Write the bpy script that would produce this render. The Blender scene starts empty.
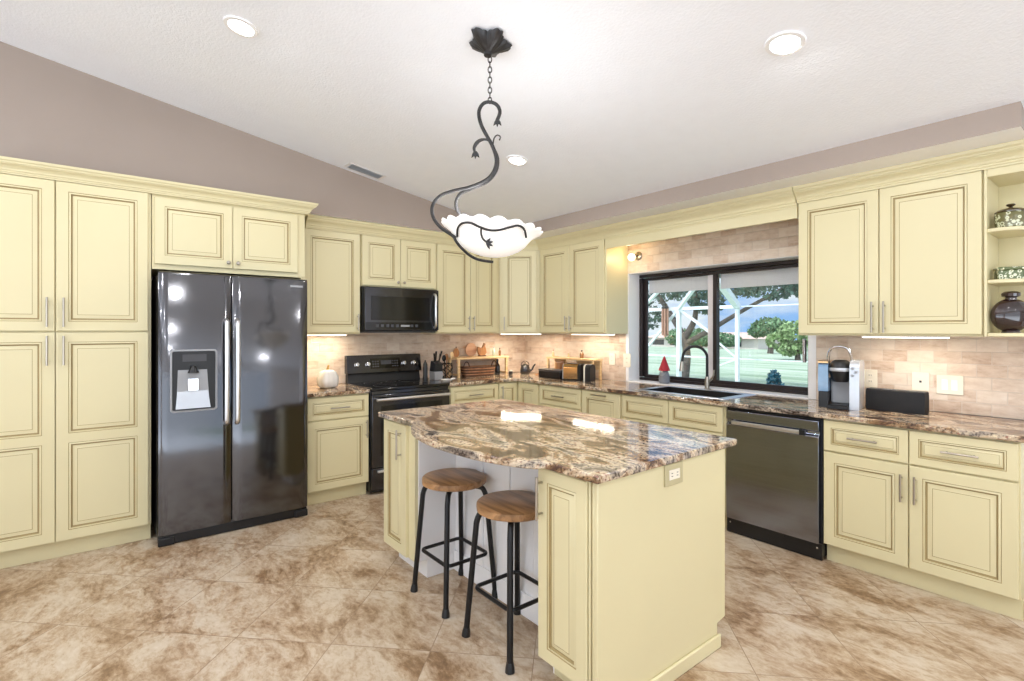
import bpy, bmesh, math, random
from mathutils import Vector, Matrix
import numpy as np

S = bpy.context.scene
C = S.collection
PI = math.pi
random.seed(7)

# ------------------------------------------------------------------ camera
F_PX, CX, CY, CH, YAW, HORIZON = 517.8, 4.870, -4.086, 1.420, 141.441, 330.16
cam = bpy.data.cameras.new('camera')
cam.sensor_width = 36.0
cam.lens = F_PX / 1024 * 36.0
cam.shift_y = -(340.5 - HORIZON) / 1024
cam.clip_start = 0.05
cam.clip_end = 400
cam_ob = bpy.data.objects.new('camera', cam)
cam_ob.location = (CX, CY, CH)
cam_ob.rotation_euler = (PI / 2, 0, math.radians(YAW - 90))
C.objects.link(cam_ob)
S.camera = cam_ob

# ------------------------------------------------------------------ view
S.view_settings.view_transform = 'Standard'
S.view_settings.look = 'None'
S.view_settings.gamma = 1.0
S.view_settings.exposure = 0.05
S.view_settings.use_curve_mapping = False
S.cycles.use_denoising = True
S.cycles.max_bounces = 10
S.cycles.diffuse_bounces = 6
S.cycles.glossy_bounces = 5
S.cycles.transparent_max_bounces = 12
S.cycles.caustics_reflective = False
S.cycles.caustics_refractive = False
S.cycles.sample_clamp_indirect = 6.0

# ------------------------------------------------------------------ world
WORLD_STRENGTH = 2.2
w = bpy.data.worlds.new('sky')
S.world = w
w.use_nodes = True
nt = w.node_tree
nt.nodes.clear()
out = nt.nodes.new('ShaderNodeOutputWorld')
bg = nt.nodes.new('ShaderNodeBackground')
tc = nt.nodes.new('ShaderNodeTexCoord')
sep = nt.nodes.new('ShaderNodeSeparateXYZ')
ramp = nt.nodes.new('ShaderNodeValToRGB')
ramp.color_ramp.elements[0].position = 0.0
ramp.color_ramp.elements[0].color = (0.30, 0.55, 0.95, 1)
ramp.color_ramp.elements[1].position = 0.35
ramp.color_ramp.elements[1].color = (0.17, 0.40, 0.88, 1)
noise = nt.nodes.new('ShaderNodeTexNoise')
noise.inputs['Scale'].default_value = 4.2
noise.inputs['Detail'].default_value = 8
noise.inputs['Roughness'].default_value = 0.55
mp = nt.nodes.new('ShaderNodeMapping')
mp.inputs['Scale'].default_value = (1, 1, 2.6)
mp.inputs['Location'].default_value = (0.4, 0.1, 0.2)
cr = nt.nodes.new('ShaderNodeValToRGB')
cr.color_ramp.elements[0].position = 0.44
cr.color_ramp.elements[1].position = 0.60
mix = nt.nodes.new('ShaderNodeMixRGB')
mix.inputs['Color2'].default_value = (0.86, 0.93, 1.0, 1)
nt.links.new(tc.outputs['Generated'], sep.inputs[0])
nt.links.new(sep.outputs['Z'], ramp.inputs[0])
nt.links.new(tc.outputs['Generated'], mp.inputs[0])
nt.links.new(mp.outputs[0], noise.inputs['Vector'])
nt.links.new(noise.outputs[0], cr.inputs[0])
mh = nt.nodes.new('ShaderNodeMapRange')          # hazy white cloud on the sun's side
mh.inputs['From Min'].default_value = 0.55
mh.inputs['From Max'].default_value = 0.15
mh.inputs['To Min'].default_value = 0.0
mh.inputs['To Max'].default_value = 0.90
nt.links.new(sep.outputs['Y'], mh.inputs[0])
mxm = nt.nodes.new('ShaderNodeMath')
mxm.operation = 'MAXIMUM'
nt.links.new(cr.outputs[0], mxm.inputs[0])
nt.links.new(mh.outputs[0], mxm.inputs[1])
nt.links.new(mxm.outputs[0], mix.inputs['Fac'])
nt.links.new(ramp.outputs[0], mix.inputs['Color1'])
nt.links.new(mix.outputs[0], bg.inputs['Color'])
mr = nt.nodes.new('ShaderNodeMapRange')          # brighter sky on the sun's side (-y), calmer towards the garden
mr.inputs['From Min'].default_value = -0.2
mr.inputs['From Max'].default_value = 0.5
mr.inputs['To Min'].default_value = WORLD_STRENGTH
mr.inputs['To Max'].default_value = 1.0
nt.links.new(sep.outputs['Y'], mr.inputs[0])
mg = nt.nodes.new('ShaderNodeMapRange')          # added glow below the horizon to brighten the ceiling, no paving there
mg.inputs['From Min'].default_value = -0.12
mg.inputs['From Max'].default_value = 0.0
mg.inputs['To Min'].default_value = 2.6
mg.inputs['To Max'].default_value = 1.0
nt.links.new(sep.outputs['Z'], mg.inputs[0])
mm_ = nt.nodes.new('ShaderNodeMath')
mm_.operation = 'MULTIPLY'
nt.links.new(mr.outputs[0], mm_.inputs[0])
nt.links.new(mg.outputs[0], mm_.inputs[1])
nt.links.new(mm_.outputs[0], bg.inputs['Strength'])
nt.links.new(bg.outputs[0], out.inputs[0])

# ------------------------------------------------------------------ sun and room light levels
sun = bpy.data.lights.new('sun', 'SUN')
sun.energy = 3.0
sun.angle = math.radians(1.5)
sun.color = (1.0, 0.96, 0.9)
sun_ob = bpy.data.objects.new('sun', sun)
sun_ob.rotation_euler = (math.radians(28), math.radians(-8), 0)
C.objects.link(sun_ob)
CAN_W = 12.0          # each recessed downlight
PENDANT_W = 9.0
SCONCE_W = 1.6

# ================================================================== materials
def new_mat(name):
    m = bpy.data.materials.new(name)
    m.use_nodes = True
    n = m.node_tree
    b = n.nodes.get('Principled BSDF')
    return m, n, b

def N(n, t, **kw):
    d = n.nodes.new(t)
    for k, v in kw.items():
        setattr(d, k, v)
    return d

def L(n, a, b):
    n.links.new(a, b)

def ramp_node(n, stops):
    r = N(n, 'ShaderNodeValToRGB')
    e = r.color_ramp.elements
    while len(e) < len(stops):
        e.new(0.5)
    for i, (p, c) in enumerate(stops):
        e[i].position = p
        e[i].color = (*c, 1)
    return r

def srgb(r, g, b):
    f = lambda c: (c / 255 / 12.92) if c / 255 <= 0.04045 else ((c / 255 + 0.055) / 1.055) ** 2.4
    return (f(r), f(g), f(b))

def simple(name, col, rough=0.5, metal=0.0, var=0.06, scale=14.0, bump=0.0, coat=0.0, spec=None):
    """Plain procedural material: a colour with a light cloudy variation and optional fine bump."""
    m, n, b = new_mat(name)
    t = N(n, 'ShaderNodeTexCoord')
    z = N(n, 'ShaderNodeTexNoise')
    z.inputs['Scale'].default_value = scale
    z.inputs['Detail'].default_value = 4
    L(n, t.outputs['Object'], z.inputs['Vector'])
    lo = tuple(max(0, c * (1 - var)) for c in col)
    hi = tuple(min(1, c * (1 + var)) for c in col)
    r = ramp_node(n, [(0.3, lo), (0.7, hi)])
    L(n, z.outputs[0], r.inputs[0])
    L(n, r.outputs[0], b.inputs['Base Color'])
    b.inputs['Roughness'].default_value = rough
    b.inputs['Metallic'].default_value = metal
    b.inputs['Coat Weight'].default_value = coat
    b.inputs['Coat Roughness'].default_value = 0.06
    if spec is not None:
        b.inputs['Specular IOR Level'].default_value = spec
    if bump:
        z2 = N(n, 'ShaderNodeTexNoise')
        z2.inputs['Scale'].default_value = scale * 8
        z2.inputs['Detail'].default_value = 3
        L(n, t.outputs['Object'], z2.inputs['Vector'])
        bp = N(n, 'ShaderNodeBump')
        bp.inputs['Strength'].default_value = bump
        bp.inputs['Distance'].default_value = 0.01
        L(n, z2.outputs[0], bp.inputs['Height'])
        L(n, bp.outputs[0], b.inputs['Normal'])
    return m

def glow(name, col, strength):
    m, n, b = new_mat(name)
    b.inputs['Base Color'].default_value = (*col, 1)
    b.inputs['Emission Color'].default_value = (*col, 1)
    b.inputs['Emission Strength'].default_value = strength
    return m

def brushed(name, col, rough, axis, streak=0.35, coat=0.0):
    """Brushed metal; streaks run along the given local axis (0 x, 1 y, 2 z)."""
    m, n, b = new_mat(name)
    t = N(n, 'ShaderNodeTexCoord')
    mp_ = N(n, 'ShaderNodeMapping')
    sc = [260, 260, 260]
    sc[axis] = 3
    mp_.inputs['Scale'].default_value = sc
    z = N(n, 'ShaderNodeTexNoise')
    z.inputs['Scale'].default_value = 1
    z.inputs['Detail'].default_value = 3
    L(n, t.outputs['Object'], mp_.inputs[0])
    L(n, mp_.outputs[0], z.inputs['Vector'])
    r = ramp_node(n, [(0.25, tuple(c * (1 - streak) for c in col)), (0.75, tuple(min(1, c * (1 + streak)) for c in col))])
    L(n, z.outputs[0], r.inputs[0])
    L(n, r.outputs[0], b.inputs['Base Color'])
    b.inputs['Metallic'].default_value = 1.0
    z2 = N(n, 'ShaderNodeTexNoise')
    z2.inputs['Scale'].default_value = 3.5
    z2.inputs['Detail'].default_value = 3
    L(n, t.outputs['Object'], z2.inputs['Vector'])
    bp = N(n, 'ShaderNodeBump')
    bp.inputs['Strength'].default_value = 0.05
    bp.inputs['Distance'].default_value = 0.02
    L(n, z2.outputs[0], bp.inputs['Height'])
    L(n, bp.outputs[0], b.inputs['Normal'])
    b.inputs['Roughness'].default_value = rough
    b.inputs['Coat Weight'].default_value = coat
    return m

def granite(name, stretch):
    m, n, b = new_mat(name)
    t = N(n, 'ShaderNodeTexCoord')
    mp_ = N(n, 'ShaderNodeMapping')
    mp_.inputs['Scale'].default_value = stretch
    mp_.inputs['Rotation'].default_value = (0, 0, math.radians(14))
    L(n, t.outputs['Object'], mp_.inputs[0])
    z = N(n, 'ShaderNodeTexNoise')
    z.inputs['Scale'].default_value = 1.0
    z.inputs['Detail'].default_value = 9
    z.inputs['Roughness'].default_value = 0.66
    z.inputs['Distortion'].default_value = 1.1
    L(n, mp_.outputs[0], z.inputs['Vector'])
    r = ramp_node(n, [(0.30, srgb(40, 32, 31)), (0.40, srgb(86, 64, 54)), (0.455, srgb(146, 116, 86)),
                      (0.515, srgb(206, 188, 162)), (0.575, srgb(150, 138, 126)), (0.63, srgb(72, 60, 54)), (0.72, srgb(30, 25, 24))])
    L(n, z.outputs[0], r.inputs[0])
    z2 = N(n, 'ShaderNodeTexNoise')
    z2.inputs['Scale'].default_value = 85
    z2.inputs['Detail'].default_value = 3
    L(n, t.outputs['Object'], z2.inputs['Vector'])
    r2 = ramp_node(n, [(0.38, (0.04, 0.03, 0.03)), (0.47, (0.5, 0.5, 0.5)), (0.60, (0.5, 0.5, 0.5)), (0.70, (0.85, 0.82, 0.75))])
    L(n, z2.outputs[0], r2.inputs[0])
    mx = N(n, 'ShaderNodeMixRGB', blend_type='OVERLAY')
    mx.inputs['Fac'].default_value = 0.75
    L(n, r.outputs[0], mx.inputs['Color1'])
    L(n, r2.outputs[0], mx.inputs['Color2'])
    L(n, mx.outputs[0], b.inputs['Base Color'])
    b.inputs['Roughness'].default_value = 0.07
    b.inputs['Specular IOR Level'].default_value = 0.55
    return m

def floor_tiles(name):
    m, n, b = new_mat(name)
    t = N(n, 'ShaderNodeTexCoord')
    mp_ = N(n, 'ShaderNodeMapping')
    mp_.inputs['Rotation'].default_value = (0, 0, math.radians(45))   # u=(x-y)/r2, v=(x+y)/r2
    L(n, t.outputs['Object'], mp_.inputs[0])
    s = N(n, 'ShaderNodeSeparateXYZ')
    L(n, mp_.outputs[0], s.inputs[0])
    def cell(src, off, size):
        a = N(n, 'ShaderNodeMath', operation='SUBTRACT'); a.inputs[1].default_value = off
        d = N(n, 'ShaderNodeMath', operation='DIVIDE'); d.inputs[1].default_value = size
        L(n, src, a.inputs[0]); L(n, a.outputs[0], d.inputs[0])
        f = N(n, 'ShaderNodeMath', operation='FLOOR'); L(n, d.outputs[0], f.inputs[0])
        r = N(n, 'ShaderNodeMath', operation='FRACT'); L(n, d.outputs[0], r.inputs[0])
        h = N(n, 'ShaderNodeMath', operation='SUBTRACT'); h.inputs[1].default_value = 0.5
        L(n, r.outputs[0], h.inputs[0])
        ab = N(n, 'ShaderNodeMath', operation='ABSOLUTE'); L(n, h.outputs[0], ab.inputs[0])
        g = N(n, 'ShaderNodeMath', operation='GREATER_THAN'); g.inputs[1].default_value = 0.5 - 0.0019 / size
        L(n, ab.outputs[0], g.inputs[0])
        return f.outputs[0], g.outputs[0]
    fu, gu = cell(s.outputs['X'], 3.607, 0.490)
    fv, gv = cell(s.outputs['Y'], -0.521, 0.459)
    grout = N(n, 'ShaderNodeMath', operation='MAXIMUM')
    L(n, gu, grout.inputs[0]); L(n, gv, grout.inputs[1])
    cb = N(n, 'ShaderNodeCombineXYZ')
    L(n, fu, cb.inputs[0]); L(n, fv, cb.inputs[1])
    wn = N(n, 'ShaderNodeTexWhiteNoise')
    L(n, cb.outputs[0], wn.inputs['Vector'])
    sc = N(n, 'ShaderNodeVectorMath', operation='SCALE'); sc.inputs['Scale'].default_value = 0.10
    L(n, wn.outputs['Color'], sc.inputs[0])
    ad = N(n, 'ShaderNodeVectorMath', operation='ADD')
    L(n, t.outputs['Object'], ad.inputs[0]); L(n, sc.outputs[0], ad.inputs[1])
    mp2 = N(n, 'ShaderNodeMapping')
    mp2.inputs['Rotation'].default_value = (0, 0, math.radians(20))
    mp2.inputs['Scale'].default_value = (2.0, 3.4, 1)
    L(n, ad.outputs[0], mp2.inputs[0])
    z = N(n, 'ShaderNodeTexNoise')
    z.inputs['Scale'].default_value = 1.25
    z.inputs['Detail'].default_value = 12
    z.inputs['Roughness'].default_value = 0.74
    z.inputs['Distortion'].default_value = 0.35
    L(n, mp2.outputs[0], z.inputs['Vector'])
    zf = N(n, 'ShaderNodeTexNoise')
    zf.inputs['Scale'].default_value = 9.0; zf.inputs['Detail'].default_value = 8; zf.inputs['Roughness'].default_value = 0.7; zf.inputs['Distortion'].default_value = 0.6
    L(n, mp2.outputs[0], zf.inputs['Vector'])
    zm = N(n, 'ShaderNodeMixRGB', blend_type='MIX'); zm.inputs['Fac'].default_value = 0.30
    L(n, z.outputs[0], zm.inputs['Color1']); L(n, zf.outputs[0], zm.inputs['Color2'])
    r = ramp_node(n, [(0.34, srgb(104, 78, 54)), (0.425, srgb(142, 114, 84)), (0.48, srgb(172, 148, 121)),
                      (0.55, srgb(194, 177, 154)), (0.65, srgb(206, 194, 177))])
    L(n, zm.outputs[0], r.inputs[0])
    mx = N(n, 'ShaderNodeMixRGB')
    L(n, grout.outputs[0], mx.inputs['Fac'])
    L(n, r.outputs[0], mx.inputs['Color1'])
    mx.inputs['Color2'].default_value = (*srgb(146, 122, 98), 1)
    L(n, mx.outputs[0], b.inputs['Base Color'])
    rr = N(n, 'ShaderNodeMapRange')
    rr.inputs['To Min'].default_value = 0.42
    rr.inputs['To Max'].default_value = 0.30
    L(n, z.outputs[0], rr.inputs[0])
    L(n, rr.outputs[0], b.inputs['Roughness'])
    iv = N(n, 'ShaderNodeMath', operation='SUBTRACT'); iv.inputs[0].default_value = 1.0
    L(n, grout.outputs[0], iv.inputs[1])
    mz = N(n, 'ShaderNodeMath', operation='MULTIPLY_ADD'); mz.inputs[1].default_value = 0.25
    L(n, z.outputs[0], mz.inputs[0]); L(n, iv.outputs[0], mz.inputs[2])
    bp = N(n, 'ShaderNodeBump')
    bp.inputs['Strength'].default_value = 0.35
    bp.inputs['Distance'].default_value = 0.004
    L(n, mz.outputs[0], bp.inputs['Height'])
    L(n, bp.outputs[0], b.inputs['Normal'])
    return m

def stone_tiles(name, axis):
    """Tumbled travertine bricks; axis = the horizontal axis of the wall (0 x, 1 y)."""
    m, n, b = new_mat(name)
    t = N(n, 'ShaderNodeTexCoord')
    s = N(n, 'ShaderNodeSeparateXYZ'); L(n, t.outputs['Object'], s.inputs[0])
    cb = N(n, 'ShaderNodeCombineXYZ')
    L(n, s.outputs[axis], cb.inputs[0]); L(n, s.outputs[2], cb.inputs[1])
    br = N(n, 'ShaderNodeTexBrick')
    br.offset = 0.5
    br.inputs['Scale'].default_value = 1.0
    br.inputs['Brick Width'].default_value = 0.135
    br.inputs['Row Height'].default_value = 0.076
    br.inputs['Mortar Size'].default_value = 0.0022
    br.inputs['Mortar Smooth'].default_value = 0.3
    br.inputs['Bias'].default_value = 0.0
    br.inputs['Color1'].default_value = (0, 0, 0, 1)
    br.inputs['Color2'].default_value = (1, 1, 1, 1)
    br.inputs['Mortar'].default_value = (0.5, 0.5, 0.5, 1)
    L(n, cb.outputs[0], br.inputs['Vector'])
    z = N(n, 'ShaderNodeTexNoise')
    mp_ = N(n, 'ShaderNodeMapping'); mp_.inputs['Scale'].default_value = (11, 26, 1)
    L(n, cb.outputs[0], mp_.inputs[0]); L(n, mp_.outputs[0], z.inputs['Vector'])
    z.inputs['Scale'].default_value = 1
    z.inputs['Detail'].default_value = 8
    z.inputs['Roughness'].default_value = 0.65
    mm = N(n, 'ShaderNodeMixRGB')
    mm.inputs['Fac'].default_value = 0.74
    L(n, br.outputs['Color'], mm.inputs['Color1']); L(n, z.outputs[0], mm.inputs['Color2'])
    r = ramp_node(n, [(0.20, srgb(158, 130, 110)), (0.38, srgb(196, 174, 154)), (0.55, srgb(213, 196, 178)), (0.78, srgb(222, 210, 196))])
    L(n, mm.outputs[0], r.inputs[0])
    mx = N(n, 'ShaderNodeMixRGB')
    L(n, br.outputs['Fac'], mx.inputs['Fac'])
    L(n, r.outputs[0], mx.inputs['Color1'])
    mx.inputs['Color2'].default_value = (*srgb(206, 192, 178), 1)
    L(n, mx.outputs[0], b.inputs['Base Color'])
    b.inputs['Roughness'].default_value = 0.48
    iv = N(n, 'ShaderNodeMath', operation='SUBTRACT'); iv.inputs[0].default_value = 1.0
    L(n, br.outputs['Fac'], iv.inputs[1])
    mz = N(n, 'ShaderNodeMath', operation='MULTIPLY_ADD'); mz.inputs[1].default_value = 0.5
    L(n, z.outputs[0], mz.inputs[0]); L(n, iv.outputs[0], mz.inputs[2])
    bp = N(n, 'ShaderNodeBump')
    bp.inputs['Strength'].default_value = 0.7
    bp.inputs['Distance'].default_value = 0.005
    L(n, mz.outputs[0], bp.inputs['Height'])
    L(n, bp.outputs[0], b.inputs['Normal'])
    return m

def wood(name, lo, hi, axis=0, scale=1.0, rough=0.4):
    m, n, b = new_mat(name)
    t = N(n, 'ShaderNodeTexCoord')
    mp_ = N(n, 'ShaderNodeMapping')
    sc = [22 * scale] * 3
    sc[axis] = 2.2 * scale
    mp_.inputs['Scale'].default_value = sc
    L(n, t.outputs['Object'], mp_.inputs[0])
    z = N(n, 'ShaderNodeTexNoise')
    z.inputs['Scale'].default_value = 1
    z.inputs['Detail'].default_value = 6
    z.inputs['Distortion'].default_value = 1.6
    L(n, mp_.outputs[0], z.inputs['Vector'])
    r = ramp_node(n, [(0.32, lo), (0.68, hi)])
    L(n, z.outputs[0], r.inputs[0])
    L(n, r.outputs[0], b.inputs['Base Color'])
    b.inputs['Roughness'].default_value = rough
    return m

def pane_glass(name, tint=(0.97, 0.99, 0.99), refl=0.05):
    m, n, b = new_mat(name)
    o = n.nodes['Material Output']
    n.nodes.remove(b)
    tr = N(n, 'ShaderNodeBsdfTransparent'); tr.inputs[0].default_value = (*tint, 1)
    gl = N(n, 'ShaderNodeBsdfGlossy'); gl.inputs['Roughness'].default_value = 0.01
    fr = N(n, 'ShaderNodeFresnel')
    ge = N(n, 'ShaderNodeNewGeometry')                 # same reflectance from both faces of the pane
    io = N(n, 'ShaderNodeMapRange'); io.inputs['To Min'].default_value = 1.45; io.inputs['To Max'].default_value = 1 / 1.45
    L(n, ge.outputs['Backfacing'], io.inputs[0]); L(n, io.outputs[0], fr.inputs[0])
    mx = N(n, 'ShaderNodeMixShader')
    L(n, fr.outputs[0], mx.inputs[0]); L(n, tr.outputs[0], mx.inputs[1]); L(n, gl.outputs[0], mx.inputs[2])
    L(n, mx.outputs[0], o.inputs[0])
    return m

M = {}
M['cream'] = simple('cream_paint', srgb(214, 204, 164), 0.38, var=0.015, scale=3)
M['glaze'] = simple('brown_glaze', srgb(154, 135, 92), 0.5, var=0.06)
M['white'] = simple('white_paint', srgb(236, 235, 235), 0.45, var=0.01)
M['ceiling'] = simple('ceiling_white', srgb(240, 243, 249), 0.85, var=0.01, scale=10, bump=0.25)
M['taupe'] = simple('taupe_paint', srgb(158, 144, 134), 0.7, var=0.015, scale=4)
M['tile_a'] = stone_tiles('travertine_left', 1)
M['tile_b'] = stone_tiles('travertine_back', 0)
M['floor'] = floor_tiles('floor_tiles')
M['granite'] = granite('granite', (2.3, 5.4, 5.4))
M['granite_edge'] = simple('granite_edge', srgb(92, 78, 70), 0.25, var=0.65, scale=60)
M['blacksteel'] = brushed('black_stainless', srgb(102, 102, 105), 0.10, 1, 0.08)
M['range_steel'] = brushed('dark_black_stainless', srgb(78, 78, 82), 0.14, 1, 0.08)
M['steel'] = brushed('stainless', srgb(152, 160, 178), 0.16, 0, 0.08)
M['steel_light'] = brushed('light_steel', srgb(228, 228, 230), 0.32, 2, 0.05)
M['nickel'] = simple('satin_nickel', srgb(176, 168, 156), 0.3, 1.0, var=0.03)
M['chrome'] = simple('chrome', srgb(215, 215, 218), 0.12, 1.0, var=0.02)
M['black'] = simple('black_plastic', srgb(20, 20, 22), 0.35, var=0.1)
M['blackgloss'] = simple('black_glass', srgb(12, 12, 14), 0.08, var=0.1)
M['darkgrey'] = simple('dark_grey', srgb(62, 62, 66), 0.4, var=0.05)
M['grey'] = simple('grey_plastic', srgb(150, 152, 156), 0.4, var=0.04)
M['ivory'] = simple('ivory_plastic', srgb(232, 224, 206), 0.4, var=0.02)
M['iron'] = simple('wrought_iron', srgb(40, 38, 38), 0.42, 0.2, var=0.4, scale=40)
M['ironblack'] = simple('black_iron', srgb(24, 23, 24), 0.38, 0.3, var=0.15)
M['bronze_frame'] = simple('dark_bronze', srgb(44, 36, 36), 0.35, 0.3, var=0.08)
M['glass'] = pane_glass('window_glass')
M['shade'] = simple('grey_shade', srgb(222, 216, 218), 0.8, var=0.02)
M['sash'] = simple('grey_sash', srgb(214, 208, 208), 0.5, var=0.02)
M['seatwood'] = wood('seat_wood', srgb(122, 88, 56), srgb(182, 138, 94), 0, 1.0, 0.35)
M['lightwood'] = wood('light_wood', srgb(206, 168, 116), srgb(232, 200, 152), 0, 1.4, 0.45)
M['brownwood'] = wood('brown_wood', srgb(140, 92, 52), srgb(186, 132, 82), 2, 1.2, 0.45)
M['ceramic'] = simple('white_ceramic', srgb(240, 236, 230), 0.15, var=0.02, coat=0.4)
M['gold'] = simple('gold_stem', srgb(190, 150, 80), 0.35, 0.6, var=0.1)
M['brownglaze'] = simple('dark_brown_ceramic', srgb(42, 24, 20), 0.1, var=0.5, scale=10, coat=0.6)
M['shade_glow'] = glow('alabaster_glow', (0.96, 0.95, 0.93), 0.36)
M['can_glow'] = glow('downlight_glow', (1.0, 0.98, 0.95), 9.0)
M['strip_glow'] = glow('strip_glow', (1.0, 0.93, 0.80), 5.0)
M['bulb_glow'] = glow('bulb_glow', (1.0, 0.80, 0.55), 6.0)
M['red'] = simple('red_felt', srgb(168, 34, 48), 0.7, var=0.1)
M['feltgrey'] = simple('grey_felt', srgb(120, 124, 132), 0.8, var=0.15)
M['tank'] = simple('smoked_water_tank', srgb(120, 150, 180), 0.1, var=0.15, coat=0.5)
M['silver'] = simple('silver_plastic', srgb(196, 200, 206), 0.25, 0.4, var=0.03)
M['copper'] = brushed('warm_steel', srgb(196, 160, 118), 0.18, 0, 0.10)

# ================================================================== mesh helpers
class MB:
    def __init__(self):
        self.v, self.f, self.m = [], [], []
    def add(self, verts, faces, mat=0):
        o = len(self.v)
        self.v += [tuple(p) for p in verts]
        for k, fc in enumerate(faces):
            self.f.append([i + o for i in fc])
            self.m.append(mat[k] if isinstance(mat, (list, tuple)) else mat)
        return self
    def box(self, x0, x1, y0, y1, z0, z1, mat=0, top=None):
        v = [(x, y, z) for z in (z0, z1) for y in (y0, y1) for x in (x0, x1)]
        f = [(0, 2, 3, 1), (4, 5, 7, 6), (0, 1, 5, 4), (2, 6, 7, 3), (0, 4, 6, 2), (1, 3, 7, 5)]
        return self.add(v, f, mat)
    def prism(self, poly, z0, z1, mat=0, side=None):
        n = len(poly)
        v = [(x, y, z0) for x, y in poly] + [(x, y, z1) for x, y in poly]
        f = [tuple(reversed(range(n))), tuple(range(n, 2 * n))]
        f += [(i, (i + 1) % n, n + (i + 1) % n, n + i) for i in range(n)]
        mm = [mat, mat] + [mat if side is None else side] * n
        return self.add(v, f, mm)
    def tube(self, pts, r, n=8, mat=0, cap=True):
        P = [Vector(p) for p in pts]
        R = r if isinstance(r, (list, tuple)) else [r] * len(P)
        T = [((P[min(i + 1, len(P) - 1)] - P[max(i - 1, 0)])).normalized() for i in range(len(P))]
        a = Vector((0, 0, 1)) if abs(T[0].z) < 0.9 else Vector((1, 0, 0))
        u = (a - T[0] * a.dot(T[0])).normalized()
        V = []
        for i in range(len(P)):
            u = (u - T[i] * u.dot(T[i])).normalized()
            w_ = T[i].cross(u)
            for k in range(n):
                c, s = math.cos(2 * PI * k / n), math.sin(2 * PI * k / n)
                V.append(P[i] + (u * c + w_ * s) * R[i])
        Fc = [(i * n + k, i * n + (k + 1) % n, (i + 1) * n + (k + 1) % n, (i + 1) * n + k)
              for i in range(len(P) - 1) for k in range(n)]
        if cap:
            Fc += [tuple(reversed(range(n))), tuple(range((len(P) - 1) * n, len(P) * n))]
        return self.add(V, Fc, mat)
    def lathe(self, prof, n=24, c=(0, 0, 0), mat=0, fr=None, cap=True):
        """prof: list of (radius, z) bottom to top; fr(angle, i) scales the radius."""
        V = []
        for i, (r, z) in enumerate(prof):
            for k in range(n):
                a = 2 * PI * k / n
                q = r * (fr(a, i) if fr else 1)
                V.append((c[0] + q * math.cos(a), c[1] + q * math.sin(a), c[2] + z))
        Fc = [(i * n + k, i * n + (k + 1) % n, (i + 1) * n + (k + 1) % n, (i + 1) * n + k)
              for i in range(len(prof) - 1) for k in range(n)]
        if cap:
            Fc += [tuple(reversed(range(n))), tuple(range((len(prof) - 1) * n, len(prof) * n))]
        return self.add(V, Fc, mat)
    def ball(self, c, r, n=12, mat=0, sq=(1, 1, 1)):
        prof = [(max(1e-4, r * math.sin(PI * i / n)), -r * math.cos(PI * i / n)) for i in range(n + 1)]
        o = len(self.v)
        self.lathe(prof, n + 4, (0, 0, 0), mat)
        for i in range(o, len(self.v)):
            x, y, z = self.v[i]
            self.v[i] = (x * sq[0] + c[0], y * sq[1] + c[1], z * sq[2] + c[2])
        return self
    def loops(self, rings, mats, fill_first=True, fill_last=True, lastmat=0):
        """rings: lists of equally many points; mats[i] between ring i and i+1."""
        n = len(rings[0])
        V = [p for r_ in rings for p in r_]
        Fc, mm = [], []
        for i in range(len(rings) - 1):
            for k in range(n):
                Fc.append((i * n + k, i * n + (k + 1) % n, (i + 1) * n + (k + 1) % n, (i + 1) * n + k))
                mm.append(mats[i])
        if fill_first:
            Fc.append(tuple(reversed(range(n)))); mm.append(0)
        if fill_last:
            Fc.append(tuple(range((len(rings) - 1) * n, len(rings) * n))); mm.append(lastmat)
        return self.add(V, Fc, mm)
    def xf(self, mtx, start=0):
        for i in range(start, len(self.v)):
            self.v[i] = tuple(mtx @ Vector(self.v[i]))
        return self
    def build(self, name, mats, parent=None, bevel=0.0, seg=2, smooth=40, loc=None, rotz=None):
        me = bpy.data.meshes.new(name)
        me.from_pydata(self.v, [], self.f)
        if not isinstance(mats, (list, tuple)):
            mats = [mats]
        for mt in mats:
            me.materials.append(M[mt] if isinstance(mt, str) else mt)
        me.polygons.foreach_set('material_index', self.m)
        b = bmesh.new(); b.from_mesh(me)
        bmesh.ops.recalc_face_normals(b, faces=b.faces)
        b.to_mesh(me); b.free()
        me.shade_smooth()
        me.set_sharp_from_angle(angle=math.radians(smooth))
        o = bpy.data.objects.new(name, me)
        C.objects.link(o)
        if parent is not None:
            o.parent = parent
        if loc is not None:
            o.location = loc
        if rotz is not None:
            o.rotation_euler = (0, 0, rotz)
        if bevel:
            bv = o.modifiers.new('bevel', 'BEVEL')
            bv.width = bevel
            bv.segments = seg
            bv.limit_method = 'ANGLE'
            bv.angle_limit = math.radians(40)
        return o

def tag(o, label=None, cat=None, group=None, kind=None):
    if label: o['label'] = label
    if cat: o['category'] = cat
    if group: o['group'] = group
    if kind: o['kind'] = kind
    return o

def thing(name, label, cat, loc, rotz=0.0, group=None):
    o = bpy.data.objects.new(name, None)
    o.empty_display_size = 0.1
    o.location = loc
    o.rotation_euler = (0, 0, rotz)
    C.objects.link(o)
    return tag(o, label, cat, group)

def copy_tree(o, parent=None):
    c = o.copy()
    C.objects.link(c)
    if parent is not None:
        c.parent = parent
    for ch in list(o.children):
        copy_tree(ch, c)
    return c

def area_light(name, loc, size, watts, col=(1, 0.97, 0.92), size_y=None, rot=(0, 0, 0), shape='DISK', parent=None, spread=PI):
    l = bpy.data.lights.new(name, 'AREA')
    l.energy = watts
    l.color = col
    l.shape = shape
    l.size = size
    if size_y: l.size_y = size_y
    l.spread = spread
    o = bpy.data.objects.new(name, l)
    o.location = loc
    o.rotation_euler = rot
    if parent is not None: o.parent = parent
    C.objects.link(o)
    return o

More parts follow.
